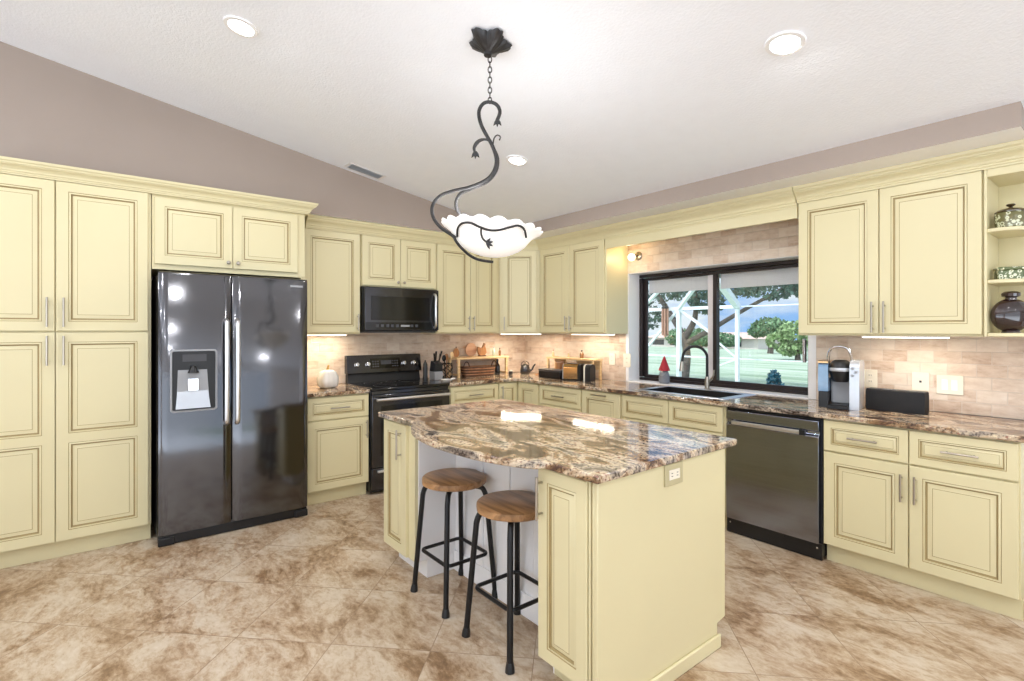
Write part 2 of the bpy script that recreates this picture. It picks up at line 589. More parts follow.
def smooth_path(pts, k=6):
    P = [Vector(p) for p in pts]
    out_ = []
    for i in range(len(P) - 1):
        p0, p1, p2, p3 = P[max(i - 1, 0)], P[i], P[i + 1], P[min(i + 2, len(P) - 1)]
        for j in range(k):
            t = j / k
            out_.append(0.5 * ((2 * p1) + (p2 - p0) * t + (2 * p0 - 5 * p1 + 4 * p2 - p3) * t * t + (3 * p1 - p0 - 3 * p2 + p3) * t ** 3))
    out_.append(P[-1])
    return out_

# ================================================================== the setting
CZ = lambda y: 2.512 - 0.172 * (y + 0.65)      # sloped ceiling height
CANG = math.atan(0.172)
XR, YF = 9.0, -9.0

mb = MB(); mb.box(-0.2, XR + 0.2, YF - 0.2, 0.2, -0.12, 0.0)
tag(mb.build('floor', 'floor'), kind='structure')

mb = MB(); mb.box(-0.2, 0.0, YF - 0.2, 0.2, 0.0, 4.3)
tag(mb.build('wall_left', 'taupe'), kind='structure')

WX0, WX1, WZ0, WZ1 = 1.60, 3.25, 0.905, 1.972     # window opening
mb = MB()
mb.box(0.0, WX0, 0.0, 0.23, 0.0, 3.2); mb.box(WX1, XR, 0.0, 0.23, 0.0, 3.2)
mb.box(WX0, WX1, 0.0, 0.23, 0.0, WZ0); mb.box(WX0, WX1, 0.0, 0.23, WZ1, 3.2)
tag(mb.build('wall_back', 'white'), kind='structure')

mb = MB()   # right wall with a wide patio-door opening, out of sight behind the camera
mb.box(XR, XR + 0.2, YF, -8.4, 0.0, 4.3); mb.box(XR, XR + 0.2, -1.2, 0.0, 0.0, 4.3); mb.box(XR, XR + 0.2, -8.4, -1.2, 2.5, 4.3)
tag(mb.build('wall_right', 'white'), kind='structure')
mb = MB()
mb.box(0.0, 0.7, YF - 0.2, YF, 0.0, 4.3); mb.box(8.4, XR, YF - 0.2, YF, 0.0, 4.3); mb.box(0.7, 8.4, YF - 0.2, YF, 2.6, 4.3)
tag(mb.build('wall_front', 'white'), kind='structure')

mb = MB()
y0, y1 = 0.25, YF - 0.25
v = [(-0.25, y0, CZ(y0)), (XR + 0.25, y0, CZ(y0)), (XR + 0.25, y1, CZ(y1)), (-0.25, y1, CZ(y1))]
v += [(a, b_, c + 0.15) for a, b_, c in v]
mb.add(v, [(0, 1, 2, 3), (7, 6, 5, 4), (0, 4, 5, 1), (1, 5, 6, 2), (2, 6, 7, 3), (3, 7, 4, 0)])
tag(mb.build('ceiling', 'ceiling'), kind='structure')

# dropped taupe bulkheads over the cabinets (face + pale underside)
SZ = 2.3915
mb = MB()
def bulk(x0, x1, ya, yb, mb):
    za, zb = CZ(ya) + 0.05, CZ(yb) + 0.05
    v = [(x0, ya, SZ), (x1, ya, SZ), (x1, yb, SZ), (x0, yb, SZ), (x0, ya, za), (x1, ya, za), (x1, yb, zb), (x0, yb, zb)]
    mb.add(v, [(0, 1, 2, 3), (4, 7, 6, 5), (0, 4, 5, 1), (1, 5, 6, 2), (2, 6, 7, 3), (3, 7, 4, 0)], [1, 0, 0, 0, 0, 0])
bulk(0.0, 0.45, -8.9, 0.0, mb)
tag(mb.build('wall_left_bulkhead', ['taupe', 'white']), kind='structure')
mb = MB(); bulk(0.45, 4.452, -0.65, 0.0, mb)
tag(mb.build('wall_back_bulkhead', ['taupe', 'white']), kind='structure')

# stone tile backsplashes
mb = MB(); mb.box(0.0, 0.012, -2.805, -0.013, 0.916, 1.42)
tag(mb.build('trim_1', 'tile_a'), kind='structure')
mb = MB()
mb.box(0.0, WX0 - 0.035, -0.012, 0.0, 0.916, 2.25); mb.box(WX1 + 0.055, 4.75, -0.012, 0.0, 0.916, 1.42)
mb.box(WX0 - 0.035, WX1 + 0.055, -0.012, 0.0, WZ1 + 0.004, 2.25)
tag(mb.build('trim_2', 'tile_b'), kind='structure')
# painted corner strips and stone sill of the window recess
mb = MB(); mb.box(WX0 - 0.035, WX0, -0.010, 0.0, 0.916, WZ1); mb.box(WX1, WX1 + 0.055, -0.010, 0.0, 0.916, WZ1)
mb.box(WX0 - 0.035, WX1 + 0.055, -0.016, 0.0, WZ1, WZ1 + 0.004)
tag(mb.build('trim_3', 'white'), kind='structure')
mb = MB(); mb.box(WX0, WX1, -0.012, 0.23, 0.905, 0.922)
tag(mb.build('trim_4', 'white'), kind='structure')
mb = MB(); mb.box(4.46, XR, -0.014, 0.0, 0.0, 0.10)
tag(mb.build('baseboard_back', 'cream'), kind='structure')

# ------------------------------------------------------------------ window
win = thing('window_1', 'dark bronze sliding window above the sink, shades half an arm down', 'window', (WX0, 0.155, 0.922))
win['kind'] = 'structure'
WW, WH = WX1 - WX0, WZ1 - 0.922
mb = MB()
mb.box(0, WW, 0, 0.06, 0, 0.026); mb.box(0, WW, 0, 0.06, WH - 0.030, WH)
mb.box(0, 0.035, 0, 0.06, 0.035, WH - 0.035); mb.box(WW - 0.035, WW, 0, 0.06, 0.035, WH - 0.035)
mb.build('window_frame', 'bronze_frame', win, bevel=0.003)
def sash(x0, x1, y, name):
    mb = MB()
    mb.box(x0, x1, y, y + 0.025, 0.026, 0.058); mb.box(x0, x1, y, y + 0.025, WH - 0.06, WH - 0.035)
    mb.box(x0, x0 + 0.035, y, y + 0.025, 0.058, WH - 0.06); mb.box(x1 - 0.035, x1, y, y + 0.025, 0.058, WH - 0.06)
    s_ = mb.build(name, 'bronze_frame', win, bevel=0.002)
    g = MB(); g.box(x0 + 0.03, x1 - 0.03, y + 0.009, y + 0.014, 0.054, WH - 0.055)
    g.build('pane', 'glass', s_)
    return s_
XM = 0.82                          # meeting stile
sash(0.035, XM + 0.01, 0.032, 'left_sash')
sash(XM - 0.025, WW - 0.035, 0.004, 'right_sash')
mb = MB(); mb.box(XM - 0.085, XM - 0.027, 0.024, 0.0315, 0.058, WH - 0.06)
mb.build('screen_stile', 'sash', win)
for x0, x1, y in ((0.072, XM - 0.03, 0.0645), (XM + 0.014, WW - 0.075, 0.0645)):
    mb = MB(); mb.box(x0, x1, y, y + 0.012, WH - 0.178, WH - 0.02)
    mb.box(x0, x1, y - 0.001, y + 0.014, WH - 0.185, WH - 0.171)
    mb.build('roller_shade', 'shade', win)
mb = MB(); mb.box(WW - 0.095, WW - 0.075, -0.032, 0.0, 0.25, 0.43); mb.box(WW - 0.062, WW - 0.045, -0.02, 0.003, 0.30, 0.46)
mb.build('window_handle', 'chrome', win, bevel=0.004)

# ================================================================== cabinet kit
def door_mesh(W_, H_, rail=0.058, t=0.02):
    """Raised-panel front in local x (0..W), z (0..H), front face at y=-t. Materials: 0 paint, 1 glaze."""
    rail = min(rail, W_ * 0.2, H_ * 0.26)
    k = min(1.0, min(W_, H_) / 0.30)
    g = [(0, 0), (0, -(t - 0.003)), (0.003, -t), (rail, -t), (rail + 0.003, -(t - 0.003)), (rail + 0.010 * k + 0.002, -(t - 0.0005)),
         (rail + 0.014 * k + 0.002, -(t - 0.008)), (rail + 0.019 * k + 0.002, -(t - 0.009)),
         (rail + 0.040 * k + 0.002, -(t - 0.002)), (rail + 0.0425 * k + 0.002, -(t - 0.002))]
    mt = [0, 0, 0, 1, 0, 1, 1, 0, 1]
    rings = [[(i, y, i), (W_ - i, y, i), (W_ - i, y, H_ - i), (i, y, H_ - i)] for i, y in g]
    mb = MB(); mb.loops(rings, mt)
    return mb

def bar_pull(vertical, x, z, length, parent, name='handle', y=-0.02, mat='nickel'):
    mb = MB()
    d = length / 2
    if vertical:
        mb.tube([(x, y - 0.03, z - d), (x, y - 0.03, z + d)], 0.0058, 8)
        for s in (-1, 1):
            mb.tube([(x, y, z + s * d * 0.72), (x, y - 0.03, z + s * d * 0.72)], 0.0045, 6)
    else:
        mb.tube([(x - d, y - 0.03, z), (x + d, y - 0.03, z)], 0.0058, 8)
        for s in (-1, 1):
            mb.tube([(x + s * d * 0.72, y, z), (x + s * d * 0.72, y - 0.03, z)], 0.0045, 6)
    return mb.build(name, mat, parent)

def knob(x, z, parent, y=-0.02):
    mb = MB()
    mb.lathe([(0.005, 0), (0.005, 0.012), (0.013, 0.018), (0.014, 0.024), (0.008, 0.029)], 12)
    mb.xf(Matrix.Translation((x, y, z)) @ Matrix.Rotation(PI / 2, 4, 'X'))
    return mb.build('knob', 'nickel', parent)

def front(root, kind, x0, x1, z0, z1, pull=None, two=False):
    """A door or drawer front child; pull: ('v',x,zc,len) ('h',xc,zc,len) ('k',x,z), all in cabinet coordinates."""
    if two:      # tall door made of two stacked raised panels
        zs = z0 + (z1 - z0) * two
        a = door_mesh(x1 - x0, zs - z0 + 0.029)
        b_ = door_mesh(x1 - x0, z1 - zs + 0.029)
        mb = MB()
        t = 0.02
        # one slab, two panel fields
        W_ = x1 - x0; H_ = z1 - z0
        fields = [(0.058, W_ - 0.058, 0.058, zs - z0 - 0.029), (0.058, W_ - 0.058, zs - z0 + 0.029, H_ - 0.058)]
        mb.box(0, W_, -0.0105, 0, 0, H_)
        xs = (0, 0.058, W_ - 0.058, W_)
        for f0 in ((0, 0.058, 0, H_), (W_ - 0.058, W_, 0, H_)):
            mb.box(f0[0], f0[1], -t, -0.0105, f0[2], f0[3])
        for za, zb in ((0, 0.058), (zs - z0 - 0.029, zs - z0 + 0.029), (H_ - 0.058, H_)):
            mb.box(0.058, W_ - 0.058, -t, -0.0105, za, zb)
        for fa, fb, fc, fd in fields:
            g = [(0, -t), (0.003, -(t - 0.003)), (0.012, -(t - 0.0005)), (0.016, -(t - 0.008)), (0.021, -(t - 0.009)), (0.042, -(t - 0.002)), (0.0445, -(t - 0.002))]
            rings = [[(fa + i, y, fc + i), (fb - i, y, fc + i), (fb - i, y, fd - i), (fa + i, y, fd - i)] for i, y in g]
            mb.loops(rings, [1, 0, 1, 1, 0, 1], fill_first=False)
    else:
        mb = door_mesh(x1 - x0, z1 - z0, 0.058 if kind == 'door' else 0.040)
    o = mb.build(kind, ['cream', 'glaze'], root, loc=(x0, 0, z0), smooth=30)
    if pull:
        if pull[0] == 'k':
            knob(pull[1] - x0, pull[2] - z0, o)
        else:
            bar_pull(pull[0] == 'v', pull[1] - x0, pull[2] - z0, pull[3], o)
    return o

def cabinet(name, label, loc, rotz, W_, D_, H_, toe=0.0, group=None, cat='cabinet', body='cream', hollow=False):
    r = thing(name, label, cat, loc, rotz, group)
    mb = MB()
    if hollow:
        mb.box(0, W_, 0, 0.03, toe, H_); mb.box(0, 0.018, 0.03, D_, toe, H_); mb.box(W_ - 0.018, W_, 0.03, D_, toe, H_); mb.box(0.018, W_ - 0.018, 0.03, D_, toe, toe + 0.018); mb.box(0.018, W_ - 0.018, D_ - 0.01, D_, toe + 0.018, H_)
    else:
        mb.box(0, W_, 0, D_, toe, H_)
    mb.build('body', body, r, bevel=0.002)
    if toe:
        mb = MB(); mb.box(0, W_, 0.05, D_, 0, toe)
        mb.build('toe_kick', body, r)
    return r

RA = PI / 2                      # wall A things: local x -> world +y, local y -> world -x
def A_(y, x, z=0.0): return (x, y, z)

# ---- tall pantry
PF = 0.617                       # pantry frame plane (door faces .637)
PY0, PY1 = -4.80, -3.812
pantry = cabinet('pantry_cabinet', 'tall cream four-door pantry cabinet left of the refrigerator', A_(PY0, PF), RA, PY1 - PY0, PF - 0.003, 2.36, 0.115)
ga = -4.297 - PY0
for xa, xb, hx in ((0.02, ga - 0.003, ga - 0.037), (ga + 0.003, PY1 - PY0 - 0.018, ga + 0.040)):
    front(pantry, 'door', xa, xb, 0.12, 1.405, ('v', hx, 1.295, 0.18), two=0.49)
    front(pantry, 'door', xa, xb, 1.415, 2.338, ('v', hx, 1.53, 0.18))
# ---- cabinet over refrigerator
oy0, oy1 = -3.808, -2.806
ofc = cabinet('refrigerator_top_cabinet', 'cream two-door cabinet with small knobs over the refrigerator', A_(oy0, PF, 1.835), RA, oy1 - oy0, PF - 0.003, 0.525)
front(ofc, 'door', 0.013, 0.484, 0.035, 0.487, ('k', 0.455, 0.075))
front(ofc, 'door', 0.488, 0.944, 0.035, 0.487, ('k', 0.518, 0.075))
mb = MB(); mb.box(oy1 - oy0 - 0.03, oy1 - oy0, 0.0, PF - 0.003, -1.833, -0.002)
mb.build('side_panel', 'cream', ofc)

# ---- upper wall cabinets on the left wall (doors at x .349)
UF, UB, UT = 0.329, 1.385, 2.30
def upper_a(label, y0, y1, zb, fronts, name='wall_cabinet', group=None):
    r = cabinet(name, label, A_(y0, UF, zb), RA, y1 - y0, UF - 0.014, UT - zb, group=group)
    for f in fronts:
        front(r, 'door', f[0] - y0, f[1] - y0, f[2] - zb, f[3] - zb,
              None if f[4] is None else ((f[4][0], f[4][1] - y0, f[4][2] - zb) + tuple(f[4][3:])))
    return r
upper_a('single-door cream wall cabinet between refrigerator and microwave', -2.800, -2.232, UB,
        [(-2.735, -2.240, UB + 0.012, 2.285, ('v', -2.265, 1.49, 0.15))])
upper_a('short two-door cream wall cabinet above the microwave', -2.228, -1.447, 1.822,
        [(-2.220, -1.842, 1.832, 2.285, ('k', -1.872, 1.872)), (-1.838, -1.455, 1.832, 2.285, ('k', -1.808, 1.872))])
upper_a('two-door cream wall cabinet right of the microwave, behind the pendant', -1.443, -0.643, UB,
        [(-1.437, -1.040, UB + 0.012, 2.285, ('v', -1.068, 1.49, 0.15)), (-1.034, -0.690, UB + 0.012, 2.285, ('v', -1.006, 1.49, 0.15))])
# ---- diagonal corner cabinet
corner = thing('corner_wall_cabinet', 'single-door cream wall cabinet set diagonally across the corner', 'cabinet', (0.329, -0.640, UB), math.radians(45))
mb = MB()
Q = [(0.329, -0.640), (0.640, -0.329), (0.640, -0.014), (0.014, -0.014), (0.014, -0.640)]
rot = Matrix.Rotation(math.radians(-45), 2)
Ql = [tuple(rot @ Vector((a - 0.329, b_ + 0.640))) for a, b_ in Q]
mb.prism(Ql, 0, UT - UB)
mb.build('body', 'cream', corner, bevel=0.002)
dw = math.hypot(0.311, 0.311)
front(corner, 'door', 0.03, dw - 0.03, 0.012, 0.90, ('v', 0.058, 0.105, 0.15))
# ---- upper wall cabinets on the window wall (doors at y -.349)
def upper_b(label, x0, x1, fronts, name='wall_cabinet'):
    r = cabinet(name, label, (x0, -UF, UB), 0, x1 - x0, UF - 0.014, UT - UB)
    for f in fronts:
        front(r, 'door', f[0] - x0, f[1] - x0, f[2] - UB, f[3] - UB, (f[4][0], f[4][1] - x0, f[4][2] - UB) + tuple(f[4][3:]))
    return r
upper_b('two-door cream wall cabinet left of the window, above the toaster', 0.644, 1.592,
        [(0.668, 1.108, UB + 0.012, 2.285, ('v', 1.080, 1.49, 0.15)), (1.114, 1.575, UB + 0.012, 2.285, ('v', 1.142, 1.49, 0.15))])
upper_b('large two-door cream wall cabinet right of the window, above the coffee maker', 3.315, 4.268,
        [(3.322, 3.786, UB + 0.012, 2.285, ('v', 3.758, 1.50, 0.19)), (3.792, 4.262, UB + 0.012, 2.285, ('v', 3.820, 1.50, 0.19))])
# ---- window valance board
mb = MB(); mb.box(1.594, 3.313, -0.349, -0.329, 2.187, 2.30)
mb.box(1.594, 3.313, -0.329, -0.014, 2.275, 2.30)
tag(mb.build('window_valance', 'cream', bevel=0.002), 'flat cream valance board bridging the cabinets above the window', 'valance')

# ---- open end shelves
SX0, SX1 = 4.271, 4.50
shelf = thing('end_shelf_unit', 'open cream end shelf unit with rounded shelves right of the wall cabinets', 'shelf', (SX0, -0.014, UB))
mb = MB(); mb.box(0, 0.012, -0.33, 0, 0, UT - UB); mb.build('side_panel', 'cream', shelf, bevel=0.001)
mb = MB(); mb.box(0.0125, SX1 - SX0, -0.012, 0, 0, UT - UB); mb.build('back_panel', 'cream', shelf)
mb = MB(); mb.box(0.0125, SX1 - SX0, -0.33, -0.0125, 0.86, UT - UB); mb.build('top_rail', 'cream', shelf, bevel=0.002)
def shelf_board(z):
    n_ = 14
    x1_ = SX1 - SX0
    poly = [(0.0125, -0.0125), (0.0125, -0.325), (0.045, -0.33)]
    poly += [(0.06 + (x1_ - 0.06) * math.sin(PI / 2 * k / n_), -0.05 - 0.28 * math.cos(PI / 2 * k / n_)) for k in range(n_ + 1)]
    poly += [(x1_, -0.0125)]
    mb = MB(); mb.prism(poly, z, z + 0.02)
    mb.build('shelf_board', 'cream', shelf, bevel=0.003)
for z in (0.0, 0.286, 0.562): shelf_board(z)

# ---- crown moulding: a profile swept along the cabinet tops
def sweep(path, prof, mb):
    n_ = len(path)
    rows = []
    for i, p in enumerate(path):
        p = Vector(p)
        d0 = (p - Vector(path[i - 1])).normalized() if i else None
        d1 = (Vector(path[i + 1]) - p).normalized() if i < n_ - 1 else None
        nn = lambda d: Vector((d.y, -d.x))
        if d0 is None: off = nn(d1)
        elif d1 is None: off = nn(d0)
        else:
            a, b_ = nn(d0), nn(d1)
            off = (a + b_) / (1 + a.dot(b_))
        rows.append([(p.x + off.x * o_, p.y + off.y * o_, z) for o_, z in prof])
    mb.loops(rows, [0] * (n_ - 1))
def crown_profile(z0, h, out_, base=0.0):
    s = [(0.0006, 0), (0.004, 0), (0.006, 0.10), (0.012, 0.12), (0.012, 0.22), (0.019, 0.24), (0.022, 0.36), (0.032, 0.50), (0.046, 0.60), (0.048, 0.66), (0.056, 0.67), (0.058, 0.76), (0.066, 0.84), (0.070, 1.0), (0.0006, 1.0)]
    return [(o_ if o_ < 0.001 else base + o_ * out_ / 0.070, z0 + z * h) for o_, z in s]
mb = MB()
sweep([(0.6175, -4.80), (0.6175, -2.8055), (0.4515, -2.8055)], crown_profile(2.340, 0.085, 0.062, 0.020), mb)
tag(mb.build('crown_molding', 'cream', smooth=12), 'cream crown molding along the top of pantry and refrigerator cabinets', 'molding')
mb = MB()
sweep([(0.3295, -2.722), (0.3295, -0.6402), (0.6402, -0.3295), (1.592, -0.3295)], crown_profile(2.286, 0.1045, 0.072, 0.02), mb)
tag(mb.build('crown_molding', 'cream', smooth=12), 'cream crown molding that turns the corner above the left wall cabinets', 'molding')
mb = MB()
sweep([(1.595, -0.3496), (3.312, -0.3496)], crown_profile(2.262, 0.1285, 0.080, 0.0), mb)
tag(mb.build('crown_molding', 'cream', smooth=12), 'straight cream crown molding above the window valance', 'molding')
mb = MB()
sweep([(3.316, -0.3446), (4.5005, -0.3446), (4.5005, -0.02)], crown_profile(2.286, 0.1045, 0.072, 0.005), mb)
tag(mb.build('crown_molding', 'cream', smooth=12), 'cream crown molding above the right wall cabinet and open shelves', 'molding')

# ---- base cabinets
BF, BH = 0.61, 0.882
def base_a(label, y0, y1, name='base_cabinet', x=BF):
    return cabinet(name, label, A_(y0, x), RA, y1 - y0, x - 0.014, BH, 0.115)
b1 = base_a('cream base cabinet with one drawer between refrigerator and range', -2.800, -2.272)
front(b1, 'drawer', 0.012, 0.522, 0.690, 0.872, ('h', 0.267, 0.782, 0.16))
front(b1, 'door', 0.012, 0.522, 0.120, 0.680, ('v', 0.497, 0.58, 0.15))
b2 = base_a('cream drawer base cabinet between range and corner', -1.476, -0.884)
front(b2, 'drawer', 0.02, 0.585, 0.690, 0.872, ('h', 0.30, 0.782, 0.16))
front(b2, 'drawer', 0.02, 0.585, 0.415, 0.680, ('h', 0.30, 0.56, 0.16))
front(b2, 'drawer', 0.02, 0.585, 0.120, 0.405, ('h', 0.30, 0.28, 0.16))
cb = thing('corner_base_cabinet', 'cream corner base cabinet with two doors meeting in the inside corner', 'cabinet', (0.014, -0.014, 0))
Lp = [(0, 0), (0.943, 0), (0.943, -0.596), (0.596, -0.596), (0.596, -0.866), (0, -0.866)]
mb = MB(); mb.prism(Lp, 0.115, BH); mb.build('body', 'cream', cb, bevel=0.002)
Lt = [(0, 0), (0.943, 0), (0.943, -0.546), (0.546, -0.546), (0.546, -0.866), (0, -0.866)]
mb = MB(); mb.prism(Lt, 0, 0.115); mb.build('toe_kick', 'cream', cb)
d = door_mesh(0.232, 0.752).build('door', ['cream', 'glaze'], cb, loc=(0.596, -0.858, 0.12), rotz=RA, smooth=30)
bar_pull(True, 0.025, 0.66, 0.13, d)
d = door_mesh(0.302, 0.752).build('door', ['cream', 'glaze'], cb, loc=(0.630, -0.596, 0.12), smooth=30)
def base_b(label, x0, x1, name='base_cabinet', hollow=False):
    return cabinet(name, label, (x0, -BF, 0), 0, x1 - x0, BF - 0.014, BH, 0.115, hollow=hollow)
b3 = base_b('cream drawer base cabinet below the toaster', 0.961, 1.548)
front(b3, 'drawer', 0.02, 0.582, 0.690, 0.872, ('h', 0.30, 0.782, 0.16))
front(b3, 'drawer', 0.02, 0.582, 0.415, 0.680, ('h', 0.30, 0.56, 0.16))
front(b3, 'drawer', 0.02, 0.582, 0.120, 0.405, ('h', 0.30, 0.28, 0.16))
b4 = base_b('cream pull-out base cabinet with its handle along the top, left of the sink', 1.552, 2.012)
front(b4, 'door', 0.006, 0.452, 0.120, 0.872, ('h', 0.23, 0.845, 0.17))
b5 = base_b('cream sink base cabinet with two false fronts', 2.016, 2.948, hollow=True)
front(b5, 'false_front', 0.012, 0.460, 0.690, 0.872)
front(b5, 'false_front', 0.466, 0.912, 0.690, 0.872)
front(b5, 'door', 0.012, 0.460, 0.120, 0.680, ('v', 0.430, 0.60, 0.16))
front(b5, 'door', 0.466, 0.912, 0.120, 0.680, ('v', 0.496, 0.60, 0.16))
b6 = base_b('cream base cabinet with two drawers over two doors right of the dishwasher', 3.578, 4.448)
g_ = 4.008 - 3.578
for xa, xb, hx in ((0.006, g_ - 0.003, g_ - 0.030), (g_ + 0.003, 0.862, g_ + 0.032)):
    front(b6, 'drawer', xa, xb, 0.690, 0.872, ('h', (xa + xb) / 2, 0.785, 0.15))
    front(b6, 'door', xa, xb, 0.120, 0.680, ('v', hx, 0.555, 0.15))

# ---- worktops
CT0, CT1 = 0.883, 0.914
mb = MB(); mb.prism([(0.0, -2.803), (0.65, -2.803), (0.65, -2.272), (0.0, -2.272)], CT0, CT1)
tag(mb.build('worktop', 'granite', bevel=0.006), 'small brown granite worktop between refrigerator and range', 'worktop')
HX0, HX1, HY0, HY1 = 2.13, 2.84, -0.50, -0.11      # sink cut-out
mb = MB()
def ring_top(outer, holes, z0, z1, mb):
    bm = bmesh.new()
    es = []
    for loop in [outer] + holes:
        vs = [bm.verts.new((x, y, z0)) for x, y in loop]
        for i in range(len(vs)):
            es.append(bm.edges.new((vs[i], vs[(i + 1) % len(vs)])))
    bmesh.ops.triangle_fill(bm, use_beauty=True, use_dissolve=False, edges=es)
    r_ = bmesh.ops.extrude_face_region(bm, geom=list(bm.faces))
    bmesh.ops.translate(bm, vec=(0, 0, z1 - z0), verts=[g for g in r_['geom'] if isinstance(g, bmesh.types.BMVert)])
    bm.verts.index_update()
    mb.add([tuple(v_.co) for v_ in bm.verts], [[v_.index for v_ in f_.verts] for f_ in bm.faces])
    bm.free()
c_ = 0.05
inner = [(0.65 + c_ * (1 - math.sin(a)), -0.65 - c_ * (1 - math.cos(a))) for a in [PI / 2 * k / 6 for k in range(7)]]
inner = [(0.65 + c_ - c_ * math.cos(a), -0.65 - c_ + c_ * math.sin(a)) for a in [PI / 2 * k / 6 for k in range(7)]]
outer = [(0.0, 0.0), (0.0, -1.478), (0.65, -1.478)] + inner + [(4.47, -0.65), (4.47, 0.0)]
ring_top(outer, [[(HX0, HY0), (HX1, HY0), (HX1, HY1), (HX0, HY1)]], CT0, CT1, mb)
tag(mb.build('worktop', 'granite', bevel=0.006), 'long brown granite worktop around the corner under the window', 'worktop')

# ---- sink and faucet
sink = thing('kitchen_sink', 'black drop-in sink with pale steel rim under the window', 'sink', ((HX0 + HX1) / 2, (HY0 + HY1) / 2, CT1))
hw, hd = (HX1 - HX0) / 2, (HY1 - HY0) / 2
def rect(a, b_, z): return [(-a, -b_, z), (a, -b_, z), (a, b_, z), (-a, b_, z)]
mb = MB()
mb.loops([rect(hw - 0.012, hd - 0.012, 0.001), rect(hw + 0.055, hd + 0.045, 0.001), rect(hw + 0.053, hd + 0.043, 0.004), rect(hw - 0.012, hd - 0.012, 0.004)], [0, 0, 0], False, False)
mb.build('rim', 'steel_light', sink)
mb = MB()
mb.loops([rect(hw - 0.010, hd - 0.010, 0.003), rect(hw - 0.004, hd - 0.004, -0.19), rect(hw - 0.028, hd - 0.028, -0.18), rect(hw - 0.014, hd - 0.014, 0.003)], [0, 0, 0], False, False)
mb.add(rect(hw - 0.028, hd - 0.028, -0.18), [(0, 1, 2, 3)])
mb.add(rect(hw - 0.004, hd - 0.004, -0.19), [(0, 1, 2, 3)])
mb.build('basin', 'black', sink)
mb = MB(); mb.lathe([(0.04, -0.179), (0.042, -0.176), (0.02, -0.177)], 16); mb.build('drain', 'chrome', sink)
fau = thing('kitchen_faucet', 'tall pull-down faucet with black arched spout behind the sink', 'faucet', (2.455, -0.034, CT1))
mb = MB(); mb.lathe([(0.028, 0), (0.028, 0.006), (0.020, 0.012), (0.019, 0.09), (0.016, 0.11)], 16); mb.build('base', 'nickel', fau)
mb = MB()
arc = [(0, 0, 0.10), (0, 0, 0.27)]
aa = [(-0.085 * (1 - math.cos(t)), -0.05 * (1 - math.cos(t)), 0.27 + 0.095 * math.sin(t)) for t in [PI * k / 10 for k in range(11)]]
arc += aa[1:] + [(-0.176, -0.104, 0.225)]
mb.tube(smooth_path(arc, 3), 0.0115, 10); mb.build('spout', 'ironblack', fau)
mb = MB(); mb.tube([(-0.176, -0.104, 0.235), (-0.178, -0.105, 0.20), (-0.181, -0.107, 0.15)], [0.013, 0.016, 0.018], 10); mb.build('spray_head', 'nickel', fau)
mb = MB(); mb.tube([(0.012, 0, 0.07), (0.035, 0.0, 0.085), (0.062, -0.006, 0.125), (0.066, -0.006, 0.17)], [0.012, 0.010, 0.007, 0.006], 8); mb.build('lever', 'nickel', fau)

# ================================================================== refrigerator
fr = thing('refrigerator', 'black stainless side-by-side refrigerator with ice dispenser', 'refrigerator', A_(-3.785, 0.806), RA)
FW = 0.944
mb = MB(); mb.box(0, FW, 0.085, 0.78, 0.03, 1.785); mb.build('cabinet_shell', 'black', fr, bevel=0.004)
def fridge_door(x0, x1, hole=None):
    """Slightly bowed door with rounded vertical edges; optional rectangular cut for the dispenser."""
    W_ = x1 - x0
    zs = [0.075, 1.805]
    pts = []
    n_ = 16
    for k in range(n_ + 1):
        u = k / n_
        e = min(u, 1 - u) * W_
        y = 0.012 * (1 - min(1, e / 0.02)) ** 2 - 0.004 * math.sin(PI * u)
        pts.append((u * W_, y))
    return pts
def fdoor(x0, x1):
    pts = fridge_door(x0, x1)
    poly = [(a, b_) for a, b_ in pts] + [(x1 - x0, 0.078), (0, 0.078)]
    r0 = [(a, b_, 0.075) for a, b_ in poly]; r1 = [(a, b_, 1.79) for a, b_ in poly]
    r2 = [(a, b_ + 0.004, 1.80) for a, b_ in poly[:-2]] + [(x1 - x0, 0.078, 1.80), (0, 0.078, 1.80)]
    r3 = [(a, b_ + 0.015, 1.806) for a, b_ in poly[:-2]] + [(x1 - x0, 0.078, 1.806), (0, 0.078, 1.806)]
    mb = MB(); mb.loops([r0, r1, r2, r3], [0, 0, 0])
    # grey end edges
    return mb.build('door', 'blacksteel', fr, loc=(x0, 0, 0), smooth=50)
gx = -3.358 + 3.785
dl = fdoor(0.0, gx - 0.004)
dr = fdoor(gx + 0.004, FW)
for dd, hx in ((dl, gx - 0.004 - 0.034), (dr, 0.026)):
    mb = MB()
    pz = [(hx, -0.004, 0.770), (hx, -0.034, 0.785), (hx, -0.042, 0.84), (hx, -0.047, 1.13), (hx, -0.042, 1.42), (hx, -0.034, 1.475), (hx, -0.004, 1.49)]
    mb.tube(smooth_path(pz, 5), 0.0155, 10)
    mb.build('handle', 'steel_light', dd)
mb = MB(); mb.box(0, gx - 0.004, 0.0, 0.079, 0, 0)
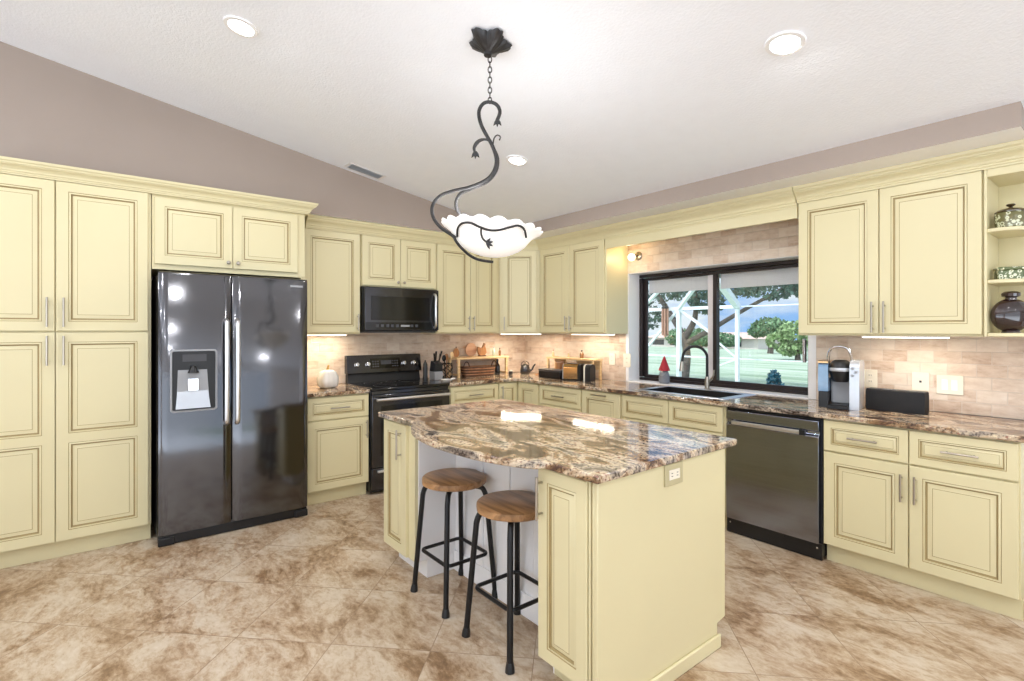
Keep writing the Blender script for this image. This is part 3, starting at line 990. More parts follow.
# dispenser on the left door
dx0, dx1, dz0, dz1 = 0.062, 0.335, 0.875, 1.29
mb = MB()
def rrect(x0, x1, z0, z1, y, r, n_=5):
    o_ = []
    for cx_, cz_, a0 in ((x1 - r, z1 - r, 0), (x0 + r, z1 - r, 90), (x0 + r, z0 + r, 180), (x1 - r, z0 + r, 270)):
        for k in range(n_ + 1):
            a = math.radians(a0 + 90 * k / n_)
            o_.append((cx_ + r * math.cos(a), y, cz_ + r * math.sin(a)))
    return o_
mb.loops([rrect(dx0, dx1, dz0, dz1, 0.004, 0.02), rrect(dx0, dx1, dz0, dz1, -0.012, 0.02), rrect(dx0 + 0.010, dx1 - 0.010, dz0 + 0.010, dz1 - 0.010, -0.014, 0.014),
          rrect(dx0 + 0.012, dx1 - 0.012, dz0 + 0.012, dz1 - 0.012, -0.008, 0.012)], [0, 0, 0], True, False)
mb.build('dispenser_frame', 'grey', dl)
mb = MB()
mb.box(dx0 + 0.012, dx1 - 0.012, -0.010, 0.0, dz1 - 0.135, dz1 - 0.012)     # control head
mb.box(dx0 + 0.012, dx0 + 0.042, -0.008, 0.0, dz0 + 0.012, dz1 - 0.135)
mb.box(dx1 - 0.066, dx1 - 0.012, -0.008, 0.0, dz0 + 0.012, dz1 - 0.135)
mb.box(dx0 + 0.012, dx1 - 0.012, -0.0055, 0.0, dz0 + 0.012, dz1 - 0.135)
mb.build('dispenser_panel', 'black', dl)
mb = MB(); mb.box(dx0 + 0.07, dx1 - 0.065, -0.0115, -0.009, dz1 - 0.080, dz1 - 0.032); mb.build('display', 'darkgrey', dl)
mb = MB()
za, zb = dz0 + 0.022, dz1 - 0.125
mb.add([(dx0 + 0.035, -0.0075, za), (dx1 - 0.045, -0.0075, za), (dx1 - 0.062, -0.0065, zb), (dx0 + 0.044, -0.0065, zb)], [(0, 1, 2, 3)])
mb.xf(Matrix.Translation((0, -0.002, 0)))
mb.build('dispenser_niche', 'grey', dl)
mb = MB()
mb.add([(dx0 + 0.030, -0.022, za), (dx1 - 0.042, -0.022, za), (dx1 - 0.056, -0.009, za + 0.115), (dx0 + 0.040, -0.009, za + 0.115),
        (dx0 + 0.030, -0.009, za), (dx1 - 0.042, -0.009, za)], [(0, 1, 2, 3), (0, 4, 5, 1), (0, 3, 4), (1, 5, 2)])
mb.build('drip_tray', 'silver', dl)
mb = MB(); mb.lathe([(0.034, 0.0), (0.030, 0.012), (0.018, 0.030), (0.016, 0.045)], 14); mb.xf(Matrix.Translation(((dx0 + dx1) / 2 - 0.006, -0.018, zb - 0.03)))
mb.build('ice_chute', 'black', dl)
mb = MB(); mb.box((dx0 + dx1) / 2 - 0.036, (dx0 + dx1) / 2 + 0.026, -0.016, -0.011, za + 0.115, za + 0.20); mb.build('paddle', 'chrome', dl, bevel=0.004)
mb = MB(); mb.box(0.385, 0.475, -0.0042, 0.001, 1.742, 1.757); mb.build('badge', 'grey', dr)
mb = MB(); mb.box(0.0, FW, 0.02, 0.10, 0.004, 0.068)
mb.box(-0.002, 0.09, 0.005, 0.03, 0.004, 0.055); mb.box(FW - 0.09, FW + 0.002, 0.005, 0.03, 0.004, 0.055)
mb.build('base_grille', 'black', fr, bevel=0.006)
mb = MB(); mb.box(0.008, FW - 0.008, 0.078, 0.086, 0.08, 1.80); mb.build('gasket', 'black', fr)

# ================================================================== microwave
mw = thing('microwave', 'black over-the-range microwave with curved silver handle', 'microwave', A_(-2.226, 0.375, 1.408), RA)
MWW, MWH = 0.776, 0.410
mb = MB(); mb.box(0, MWW, 0.0, 0.36, 0.0, MWH); mb.build('casing', 'black', mw, bevel=0.004)
mb = MB(); mb.box(0.006, MWW - 0.006, -0.030, -0.001, 0.012, MWH - 0.006)
md = mb.build('door', 'range_steel', mw, bevel=0.005)
mb = MB(); mb.box(0.065, 0.665, -0.0325, -0.029, 0.105, MWH - 0.085); mb.build('door_window', 'blackgloss', md, bevel=0.002)
mb = MB(); mb.box(0.018, 0.700, -0.0325, -0.029, 0.022, 0.085); pnl = mb.build('control_panel', 'blackgloss', md)
for k in range(9):
    if k not in (5, 6):
        mb = MB(); mb.box(0.11 + 0.05 * k, 0.14 + 0.05 * k, -0.034, -0.032, 0.040, 0.066); mb.build('button', 'darkgrey', pnl)
mb = MB(); mb.box(0.36, 0.45, -0.0345, -0.032, 0.044, 0.062); mb.build('display', 'grey', pnl)
mb = MB()
mb.tube(smooth_path([(0.722, -0.03, 0.035), (0.722, -0.058, 0.06), (0.715, -0.070, 0.13), (0.712, -0.074, 0.20), (0.715, -0.070, 0.27), (0.722, -0.058, 0.34), (0.722, -0.03, 0.365)], 5), 0.012, 8)
mb.build('handle', 'steel_light', md)
mb = MB(); mb.box(0.02, MWW - 0.02, 0.01, 0.30, -0.012, -0.001); mb.build('vent_grille', 'darkgrey', mw)

# ================================================================== range
RW = 0.783
rg = thing('kitchen_range', 'black stainless electric range with knobs on its backguard', 'range', A_(-2.265, 0.63), RA)
mb = MB(); mb.box(0, RW, 0.0, 0.60, 0.02, 0.892); mb.build('chassis', 'black', rg, bevel=0.003)
mb = MB(); mb.box(-0.001, RW + 0.001, -0.028, 0.60, 0.893, 0.921)
ck = mb.build('cooktop', 'blackgloss', rg, bevel=0.008)
for bx, by, br in ((0.20, 0.14, 0.105), (0.58, 0.14, 0.085), (0.20, 0.40, 0.085), (0.58, 0.40, 0.105), (0.39, 0.42, 0.05)):
    mb = MB(); mb.loops([[(bx + r_ * math.cos(2 * PI * k / 32), by + r_ * math.sin(2 * PI * k / 32), z) for k in range(32)] for r_, z in ((br - 0.004, 0.9213), (br - 0.004, 0.9220), (br, 0.9220), (br, 0.9213))], [0, 0, 0], False, False)
    mb.build('burner_ring', 'darkgrey', ck)
mb = MB()
mb.add([(0.012, 0.535, 0.92), (RW - 0.012, 0.535, 0.92), (RW - 0.012, 0.555, 1.005), (0.012, 0.555, 1.005), (0.012, 0.60, 0.92), (RW - 0.012, 0.60, 0.92), (RW - 0.012, 0.60, 1.005), (0.012, 0.60, 1.005)],
       [(0, 1, 2, 3), (4, 7, 6, 5), (3, 2, 6, 7), (0, 3, 7, 4), (1, 5, 6, 2), (0, 4, 5, 1)])
mb.build('backguard_riser', 'black', rg)
mb = MB(); mb.add([(0, 0.520, 1.005), (RW, 0.520, 1.005), (RW, 0.555, 1.178), (0, 0.555, 1.178), (0, 0.60, 1.005), (RW, 0.60, 1.005), (RW, 0.60, 1.178), (0, 0.60, 1.178)],
                  [(0, 1, 2, 3), (4, 7, 6, 5), (3, 2, 6, 7), (0, 3, 7, 4), (1, 5, 6, 2), (0, 4, 5, 1)])
bgd = mb.build('backguard', 'range_steel', rg, bevel=0.005)
tilt = math.atan2(0.035, 0.173)
def on_guard(x, s):            # s metres up the sloped face
    return Matrix.Translation((x, 0.520 + math.sin(tilt) * s, 1.005 + math.cos(tilt) * s)) @ Matrix.Rotation(-tilt, 4, 'X')
mb = MB(); mb.box(-0.155, 0.155, -0.003, 0.002, -0.05, 0.05); mb.xf(on_guard(0.39, 0.092))
gp = mb.build('control_panel', 'blackgloss', bgd)
mb = MB(); mb.box(-0.06, 0.05, -0.0055, -0.002, -0.018, 0.022); mb.xf(on_guard(0.40, 0.098)); mb.build('display', 'darkgrey', gp)
for rx in (-0.13, -0.105, -0.08, 0.075, 0.10, 0.125):
    for rz in (-0.03, -0.005, 0.02):
        mb = MB(); mb.box(rx - 0.008, rx + 0.008, -0.0045, -0.0031, rz - 0.006, rz + 0.006); mb.xf(on_guard(0.39, 0.092)); mb.build('button', 'darkgrey', gp)
for kx in (0.095, 0.205, 0.585, 0.690):
    mb = MB(); mb.lathe([(0.024, 0), (0.024, 0.006), (0.020, 0.008), (0.018, 0.026), (0.012, 0.028)], 16)
    mb.box(-0.004, 0.004, -0.018, 0.018, 0.026, 0.034)
    mb.xf(on_guard(kx, 0.085) @ Matrix.Rotation(PI / 2, 4, 'X'))
    mb.build('knob', 'chrome', bgd)
mb = MB(); mb.box(0.004, RW - 0.004, -0.030, -0.001, 0.235, 0.862)
od = mb.build('oven_door', 'range_steel', rg, bevel=0.006)
mb = MB(); mb.box(0.085, RW - 0.085, -0.0325, -0.029, 0.33, 0.765); mb.build('oven_window', 'blackgloss', od, bevel=0.003)
mb = MB()
mb.tube([(0.03, -0.075, 0.822), (RW - 0.03, -0.075, 0.822)], 0.0135, 10)
for hx in (0.05, RW - 0.05): mb.tube([(hx, -0.028, 0.822), (hx, -0.075, 0.822)], 0.010, 8)
mb.build('handle', 'steel_light', od)
mb = MB(); mb.box(0.004, RW - 0.004, -0.028, -0.001, 0.045, 0.228)
wd = mb.build('warming_drawer', 'range_steel', rg, bevel=0.005)
mb = MB(); mb.box(0.05, RW - 0.05, -0.055, -0.027, 0.192, 0.210); mb.build('handle', 'steel_light', wd, bevel=0.004)
mb = MB(); mb.box(0.01, RW - 0.01, -0.012, 0.0, 0.866, 0.890); mb.build('front_rail', 'range_steel', rg)

# ================================================================== dishwasher
DX0, DX1 = 2.952, 3.574
dwr = thing('dishwasher', 'stainless steel dishwasher between sink cabinet and right base cabinet', 'dishwasher', (DX0, -0.60, 0))
DW = DX1 - DX0
mb = MB(); mb.box(0.003, DW - 0.003, 0.0, 0.56, 0.02, 0.872); mb.build('tub_casing', 'black', dwr)
mb = MB()
n_ = 12
prof = []
for k in range(n_ + 1):
    z = 0.105 + (0.755 - 0.105) * k / n_
    prof.append((-0.034 - 0.006 * math.sin(PI * k / n_), z))
prof += [(-0.036, 0.762), (-0.020, 0.775), (-0.020, 0.792), (-0.036, 0.800), (-0.036, 0.858), (-0.030, 0.862), (0, 0.862), (0, 0.105)]
x0, x1 = 0.008, DW - 0.016
mb.loops([[(x0, y, z) for y, z in prof], [(x1, y, z) for y, z in prof]], [0])
dd = mb.build('door', 'steel', dwr, bevel=0.002, smooth=30)
mb = MB(); mb.box(0.05, DW - 0.10, -0.046, -0.028, 0.766, 0.790); mb.box(0.05, 0.07, -0.03, -0.018, 0.766, 0.79); mb.box(DW - 0.12, DW - 0.10, -0.03, -0.018, 0.766, 0.79)
mb.build('handle', 'steel_light', dd, bevel=0.003)
mb = MB(); mb.box(DW - 0.125, DW - 0.093, -0.0475, -0.026, 0.762, 0.794); mb.build('handle_cap', 'black', dd)
mb = MB(); mb.box(0.004, DW - 0.004, -0.012, 0.0, 0.8635, 0.880); mb.build('control_strip', 'black', dwr)
mb = MB(); mb.box(0.004, DW - 0.004, -0.018, -0.001, 0.004, 0.102)
kp = mb.build('kick_plate', 'black', dwr)
for sx in (0.03, DW - 0.03):
    mb = MB(); mb.lathe([(0.006, 0), (0.006, 0.002), (0.003, 0.003)], 10); mb.xf(Matrix.Translation((sx, -0.018, 0.075)) @ Matrix.Rotation(PI / 2, 4, 'X'))
    mb.build('screw', 'chrome', kp)

# ================================================================== island
IX0, IX1, IYB, IYF = 1.866, 3.628, -1.852, -2.690     # frame extents; doors face -y
isl = thing('kitchen_island', 'cream kitchen island with a seating recess between two narrow doors', 'island', (IX0, IYF, 0))
W_ = IX1 - IX0
D_ = IYB - IYF
KB = 0.265                       # knee wall depth from the front
LC, RC = 0.372, 1.440            # recess limits
mb = MB()
mb.box(0, LC, 0.0, D_, 0.105, BH); mb.box(RC, W_ - 0.02, 0.0, D_, 0.105, BH); mb.box(LC, RC, KB + 0.012, D_, 0.0, BH)
mb.build('carcass', 'cream', isl, bevel=0.002)
mb = MB(); mb.box(LC + 0.001, LC + 0.008, 0.02, KB, 0.106, BH); mb.box(RC - 0.008, RC - 0.001, 0.02, KB, 0.106, BH)
mb.box(LC + 0.001, LC + 0.008, 0.075, KB, 0.0, 0.105); mb.box(RC - 0.008, RC - 0.001, 0.075, KB, 0.0, 0.105)
mb.box(LC + 0.008, RC - 0.008, KB, KB + 0.011, 0.0, BH)
kw = mb.build('knee_wall', 'white', isl)
mb = MB(); mb.box(LC + 0.009, RC - 0.009, KB - 0.014, KB - 0.001, 0.0, 0.115)
for px in (0.62, 0.86, 1.10, 1.33): mb.box(px, px + 0.05, KB - 0.010, KB - 0.0005, 0.115, BH)
mb.build('wainscot_trim', 'white', isl, bevel=0.003)
mb = MB(); mb.box(0.02, LC, 0.075, D_ - 0.06, 0, 0.104); mb.build('plinth', 'white', isl)
mb = MB(); mb.box(RC, W_ - 0.021, 0.075, D_ - 0.06, 0, 0.104); mb.build('toe_kick', 'cream', isl)
front(isl, 'door', 0.004, 0.298, 0.112, 0.872, ('v', 0.240, 0.755, 0.17))
front(isl, 'door', RC + 0.004, W_ - 0.052, 0.112, 0.872, ('v', RC + 0.030, 0.755, 0.17))
mb = MB()
for xx in (W_ - 0.048, W_ - 0.030): mb.box(xx, xx + 0.010, -0.016, 0.0, 0.112, BH - 0.004)
mb.box(W_ - 0.038, W_ - 0.030, -0.010, 0.0, 0.112, BH - 0.004, 1)
mb.build('corner_bead', ['cream', 'glaze'], isl, bevel=0.003)
mb = MB()    # flat end panel with toe notch at its far end
pp = [(-0.018, 0.0), (D_ - 0.065, 0.0), (D_ - 0.065, 0.105), (D_, 0.115), (D_, BH), (-0.018, BH)]
r0 = [(W_ - 0.019, y, z) for y, z in pp]; r1 = [(W_, y, z) for y, z in pp]
mb.loops([r0, r1], [0]); mb.build('end_panel', 'cream', isl, bevel=0.003)
for bx0, bx1 in ((0.03, 0.455), (0.461, 0.886), (0.892, 1.317), (1.323, 1.735)):      # working side, facing the sink
    dm = door_mesh(bx1 - bx0, 0.182, 0.040).build('drawer', ['cream', 'glaze'], isl, loc=(bx1, D_, 0.690), rotz=PI, smooth=30); bar_pull(False, (bx1 - bx0) / 2, 0.091, 0.15, dm)
    dm = door_mesh(bx1 - bx0, 0.560).build('door', ['cream', 'glaze'], isl, loc=(bx1, D_, 0.120), rotz=PI, smooth=30); bar_pull(True, 0.03, 0.44, 0.15, dm)
mb = MB(); mb.box(W_ + 0.0005, W_ + 0.014, -0.018, D_ - 0.055, 0.0, 0.062); mb.build('shoe_molding', 'cream', isl, bevel=0.006)
# island worktop: bowed towards the stools
mb = MB()
poly = [(1.842, -1.760), (1.842, -2.735), (2.30, -2.735), (2.325, -2.755)]
bow = [(2.325, -2.755), (2.50, -2.845), (2.77, -2.895), (3.05, -2.885), (3.225, -2.845), (3.355, -2.785), (3.385, -2.742)]
poly += [(p.x, p.y) for p in smooth_path([(a, b_, 0) for a, b_ in bow], 5)][1:]
poly += [(3.652, -2.735), (3.638, -1.760)]
mb.prism(poly, CT0, CT1)
iw = mb.build('island_worktop', 'granite', bevel=0.007)
tag(iw, 'bowed brown granite worktop on the kitchen island', 'worktop')

# ================================================================== bar stools
def stool(loc, label):
    st = thing('bar_stool', label, 'stool', loc, 0, 'bar stools at the island')
    mb = MB(); mb.lathe([(0.164, 0.600), (0.171, 0.604), (0.1725, 0.618), (0.171, 0.632), (0.166, 0.636)], 40)
    mb.build('seat', 'seatwood', st)
    for sx in (-1, 1):
        for sy in (-1, 1):
            leg = [(0.035 * sx, 0.035 * sy, 0.585), (0.085 * sx, 0.083 * sy, 0.585), (0.108 * sx, 0.104 * sy, 0.579), (0.120 * sx, 0.115 * sy, 0.557), (0.126 * sx, 0.121 * sy, 0.53), (0.163 * sx, 0.152 * sy, 0.03)]
            mb = MB(); mb.tube(smooth_path(leg[:5], 4) + [Vector(leg[5])], 0.0138, 12)
            lg = mb.build('leg', 'ironblack', st)
            mb = MB(); mb.tube([(0.1625 * sx, 0.1515 * sy, 0.040), (0.1635 * sx, 0.1525 * sy, 0.022), (0.165 * sx, 0.154 * sy, 0.001)], [0.0150, 0.019, 0.0205], 12)
            mb.build('rubber_foot', 'black', lg)
    z, a, b_, r_ = 0.230, 0.135, 0.126, 0.030
    ring = []
    for cx_, cy_, a0 in ((a - r_, b_ - r_, 0), (-a + r_, b_ - r_, 90), (-a + r_, -b_ + r_, 180), (a - r_, -b_ + r_, 270)):
        for k in range(6):
            t = math.radians(a0 + 90 * k / 5)
            ring.append((cx_ + r_ * math.cos(t), cy_ + r_ * math.sin(t), z))
    ring.append(ring[0])
    mb = MB(); mb.tube(ring, 0.0095, 8, cap=False); mb.build('foot_ring', 'ironblack', st)
    mb = MB(); mb.box(-0.11, 0.11, -0.012, 0.012, 0.596, 0.5996); mb.box(-0.012, 0.012, -0.11, 0.11, 0.596, 0.5996); mb.build('seat_bracket', 'ironblack', st)
    return st
stool((2.498, -2.592, 0), 'round wooden bar stool on black legs, further along the island')
stool((3.020, -2.600, 0), 'round wooden bar stool on black legs, nearer, beside the island door')

# ================================================================== pendant lamp
PX, PY, PZ = 2.814, -2.586, 2.845
pend = thing('pendant_lamp', 'wrought iron pendant lamp with glowing white scalloped bowl', 'lamp', (PX, PY, PZ), math.radians(YAW - 90))
# local x = to the right in the photograph, local y = away from the viewer
PS = 203.64
def PP(px, py, d=0.0): return ((px - 490) / PS, d, 1.420 + (HORIZON - py) / PS - PZ)
mb = MB()
def star(a, i): return 1 + 0.20 * math.cos(5 * a + 0.5) * (1 if i < 4 else 0.25) + 0.05 * math.cos(15 * a)
mb.lathe([(0.006, -0.085), (0.018, -0.084), (0.020, -0.068), (0.036, -0.058), (0.062, -0.042), (0.086, -0.022), (0.094, -0.008), (0.080, 0.0)], 100, fr=lambda a, i: 1 + 0.18 * math.cos(5 * a + 0.9) * min(1, max(0, i - 2) / 3) + 0.05 * math.cos(20 * a) * min(1, max(0, i - 2) / 2))
mb.xf(Matrix.Rotation(math.radians(90 - YAW), 4, 'Z') @ Matrix.Rotation(-CANG, 4, 'X'))
mb.build('canopy', 'iron', pend)
zt, zb_ = PP(490, 57)[2], PP(490, 103)[2]
nl = 9
ll = (zt - zb_) / nl
for k in range(nl):
    zc = zt - ll * (k + 0.5)
    o_ = 0.66 * ll
    pts = [(0.009 * math.cos(t), 0, zc + o_ * math.sin(t)) for t in [2 * PI * q / 12 for q in range(13)]]
    if k % 2: pts = [(0, a, c) for a, b_, c in pts]
    mb = MB(); mb.tube(pts, 0.0026, 6, cap=False); mb.build('chain_link', 'iron', pend)
# bowl
BZ = PP(490, 229)[2]; BX = PP(492, 0)[0]
bprof = [(0.010, -0.136), (0.055, -0.133), (0.105, -0.119), (0.150, -0.095), (0.178, -0.070), (0.196, -0.045), (0.215, -0.022), (0.240, -0.004), (0.258, 0.006), (0.256, 0.012), (0.236, 0.004), (0.205, -0.016), (0.186, -0.042), (0.165, -0.075)]
mb = MB()
n_ = 96
V, Fc = [], []
for i, (r_, z) in enumerate(bprof):
    e = max(0, (r_ - 0.17) / 0.088)
    for k in range(n_):
        a = 2 * PI * k / n_
        sc = abs(math.cos(9 * a))
        q = r_ * (1 + 0.045 * e * (sc - 0.5)); zz = z + 0.016 * e * (sc - 0.4)
        V.append((q * math.cos(a), q * math.sin(a), zz))
Fc = [(i * n_ + k, i * n_ + (k + 1) % n_, (i + 1) * n_ + (k + 1) % n_, (i + 1) * n_ + k) for i in range(len(bprof) - 1) for k in range(n_)]
Fc.append(tuple(reversed(range(n_))))
mb.add(V, Fc)
btilt = Matrix.Translation((BX, 0, BZ - 0.006)) @ Matrix.Rotation(math.radians(5.5), 4, 'Y') @ Matrix.Scale(0.955, 4)
mb.xf(btilt)
mb.build('glass_bowl', 'shade_glow', pend, smooth=80)
def rad_at(z):
    pr = bprof[:9]
    for (r0_, z0_), (r1_, z1_) in zip(pr, pr[1:]):
        if z <= z1_: return r0_ + (r1_ - r0_) * max(0, (z - z0_)) / (z1_ - z0_)
    return pr[-1][0]
def on_bowl(px, py):          # nearest point of the bowl's outside seen at this pixel
    u, _, zz = PP(px, py)
    x = u - BX; z = zz - BZ + math.sin(math.radians(6)) * x
    for it in range(3):
        r_ = rad_at(z) + 0.006
        d = -math.sqrt(max(0.0004, r_ * r_ - x * x))
        z = (zz - BZ) + math.sin(math.radians(6)) * x + (d * 0.16) * 0.35
    return (u, d, zz + d * 0.19 * 0.6)
main = [PP(497, 121), PP(500, 112), PP(497, 105), PP(490, 102), PP(483, 104), PP(479, 112), PP(481, 124), PP(487, 136), PP(493, 147), PP(496.5, 160), PP(494, 171), PP(486, 180), PP(470, 187), PP(453, 191), PP(440, 196), PP(432.5, 206), PP(434, 218, -0.02), PP(441, 228, -0.03), PP(451, 235.5, -0.05), PP(457, 240, -0.06)]
mb = MB(); mb.tube(smooth_path(main, 5), [0.009] * 50 + [0.0085] * (len(smooth_path(main, 5)) - 50), 8)
mb.build('scroll_stem', 'iron', pend)
sec = [PP(492, 145, 0.012), PP(497.5, 157, 0.014), PP(496, 170, 0.014), PP(487, 181, 0.014), PP(472, 187.5, 0.016), PP(460, 192, 0.03), PP(455, 200, 0.05), PP(456.5, 208, 0.08), PP(463, 213, 0.12), PP(474, 215.5, 0.18), PP(484, 218, 0.235)]
mb = MB(); mb.tube(smooth_path(sec, 5), 0.0085, 8); mb.build('scroll_arm', 'iron', pend)
lc = [PP(492, 143), PP(486, 139.5), PP(479, 141), PP(474.5, 147), PP(475, 153)]
mb = MB(); mb.tube(smooth_path(lc, 5), [0.004 + 0.006 * (1 - abs(2 * k / 20 - 1.2)) for k in range(21)], 8); mb.build('leaf_scroll', 'iron', pend)
def leaf(px, py, name='leaf', d=0.0, s=1.0):
    mb = MB()
    c = Vector(PP(px, py, d))
    for a in (-0.6, 0.0, 0.6):
        dv = Vector((math.sin(a), 0, -math.cos(a)))
        mb.tube([c, c + dv * 0.016 * s, c + dv * 0.034 * s], [0.008 * s, 0.008 * s, 0.001], 6)
    mb.build(name, 'iron', pend)
leaf(497.5, 120); leaf(475.5, 152)
mb = MB(); mb.tube(smooth_path([PP(493, 147, -0.008), PP(494, 140, -0.01), PP(497, 136, -0.01), PP(500.5, 137.5, -0.01), PP(499.5, 141, -0.01)], 5), 0.0035, 6); mb.build('tendril', 'iron', pend)
under = [PP(455, 238, -0.07), PP(458, 244, -0.07), PP(463, 250, -0.05), PP(471, 256.5, -0.02), PP(480, 260, 0.0), PP(493, 261.5, 0.02)]
mb = MB(); mb.tube(smooth_path(under, 5), 0.007, 8); mb.build('cradle_strap', 'iron', pend)
fs = [on_bowl(*q) for q in ((459.5, 238), (461, 231), (466, 227), (474, 227), (482, 230.5), (491, 233.5), (500, 233.5), (510, 231), (518, 229.5), (523.5, 232.5), (525.5, 239))]
mb = MB(); mb.tube(smooth_path(fs, 5), 0.0055, 8); mb.build('front_strap', 'iron', pend)
dp = [on_bowl(*q) for q in ((484, 231.5), (483.5, 236), (485, 241), (488.5, 244))]
mb = MB(); mb.tube(smooth_path(dp, 4), 0.0045, 8)
c = Vector(dp[-1])
for a in (-1.1, -0.4, 0.3, 1.0):
    mb.tube([c, c + Vector((math.cos(a) * 0.018, -0.004, math.sin(a) * 0.018 - 0.006)), c + Vector((math.cos(a) * 0.032, -0.004, math.sin(a) * 0.03 - 0.008))], [0.006, 0.006, 0.001], 6)
mb.build('drop_leaf', 'iron', pend)
pl = bpy.data.lights.new('pendant_bulb', 'POINT'); pl.energy = PENDANT_W; pl.color = (0.96, 0.97, 1.0); pl.shadow_soft_size = 0.10
plo = bpy.data.objects.new('pendant_bulb', pl); plo.location = Vector((PX, PY, PZ + BZ - 0.01)); C.objects.link(plo)

# ================================================================== ceiling downlights and vent
cans = [(1.878, -3.508, 'white recessed downlight over the refrigerator side of the ceiling', True), (3.829, -1.707, 'white recessed downlight above the sink side, right of the pendant', True),
        (1.883, -1.657, 'small white recessed downlight near the corner, beside the pendant chain', True)]
proto = None
for (x, y, lab, vis) in cans:
    if proto is None:
        proto = thing('recessed_downlight', lab, 'light', (x, y, CZ(y)), 0, 'recessed ceiling lights')
        proto.rotation_euler = (-CANG, 0, 0)
        mb = MB(); mb.loops([[(r_ * math.cos(2 * PI * k / 40), r_ * math.sin(2 * PI * k / 40), z) for k in range(40)] for r_, z in ((0.082, -0.001), (0.080, -0.008), (0.062, -0.009), (0.058, -0.002))], [0, 0, 0], False, False)
        mb.build('trim_ring', 'white', proto)
        mb = MB(); mb.lathe([(0.0595, -0.0045), (0.0595, -0.0035)], 32); mb.build('lens', 'can_glow', proto)
        o = proto
    else:
        o = copy_tree(proto); o.location = (x, y, CZ(y)); o['label'] = lab
for x in (1.878, 3.829, 5.8, 7.6):  # besides the seen cans, unseen ones are added to light the room
    for y in (-1.68, -3.508, -5.4, -7.3):
        if not any(abs(x - c_[0]) < 0.02 and abs(y - c_[1]) < 0.04 for c_ in cans):
            o = copy_tree(proto); o.location = (x, y, CZ(y)); o['label'] = 'added white recessed downlight, unseen, further back in the ceiling'
        area_light('downlight_beam', (x, y, CZ(y) - 0.012), 0.11, CAN_W, (0.98, 0.98, 1.0))
vt = thing('ceiling_vent', 'rectangular grey ceiling air vent above the microwave wall', 'vent', (0.585, -2.29, CZ(-2.29)))
vt.rotation_euler = (-CANG, 0, 0)
mb = MB(); mb.box(-0.072, 0.072, -0.168, 0.168, -0.004, -0.001); mb.build('frame', 'white', vt, bevel=0.001)
mb = MB()
for k in range(9):
    xx = -0.05 + 0.0125 * k
    mb.add([(xx - 0.004, -0.140, -0.0048), (xx + 0.006, -0.140, -0.010), (xx + 0.006, 0.140, -0.010), (xx - 0.004, 0.140, -0.0048)], [(0, 1, 2, 3)])
mb.box(-0.055, 0.055, -0.142, 0.142, -0.0046, -0.0042)
mb.build('louvers', simple('vent_grey', srgb(206, 208, 210), 0.5, var=0.02), vt)

# ================================================================== under-cabinet lights and sconce
def strip(loc, rotz, length, label, watts=5.0):
    s_ = thing('under_cabinet_light', label, 'light', loc, rotz, 'under-cabinet strip lights')
    mb = MB(); mb.box(0, length, -0.018, 0.018, -0.008, -0.001); mb.build('housing', 'white', s_)
    mb = MB(); mb.box(0.006, length - 0.006, -0.014, 0.014, -0.013, -0.008); mb.build('diffuser', 'strip_glow', s_)
    area_light('strip_beam', (length / 2, 0.0, -0.016), length - 0.02, watts * length, (1.0, 0.86, 0.68), 0.026, shape='RECTANGLE', parent=s_)
strip((0.17, -2.76, UB), RA, 0.46, 'warm strip light under the cabinet beside the refrigerator', 7.5)
strip((0.262, -0.578, UB), math.radians(45), 0.46, 'warm strip light under the diagonal corner cabinet', 12.0)
strip((1.00, -0.190, UB), 0, 0.57, 'warm strip light under the cabinet left of the window', 5.0)
strip((3.67, -0.250, UB), 0, 0.44, 'warm strip light under the cabinet right of the window', 4.6)
sc = thing('wall_sconce', 'small globe sconce on the stone tiles above the window corner', 'light', (1.72, -0.012, 2.135))
mb = MB(); mb.lathe([(0.042, 0), (0.042, 0.006), (0.034, 0.014), (0.012, 0.018), (0.010, 0.075)], 20); mb.xf(Matrix.Rotation(PI / 2, 4, 'X')); mb.build('wall_plate', 'nickel', sc)
mb = MB(); mb.ball((0, -0.105, -0.02), 0.034); mb.build('globe', 'bulb_glow', sc)
sl = bpy.data.lights.new('sconce_bulb', 'POINT'); sl.energy = SCONCE_W; sl.color = (1, 0.72, 0.42); sl.shadow_soft_size = 0.04
slo = bpy.data.objects.new('sconce_bulb', sl); slo.location = (1.72, -0.16, 2.115); C.objects.link(slo)

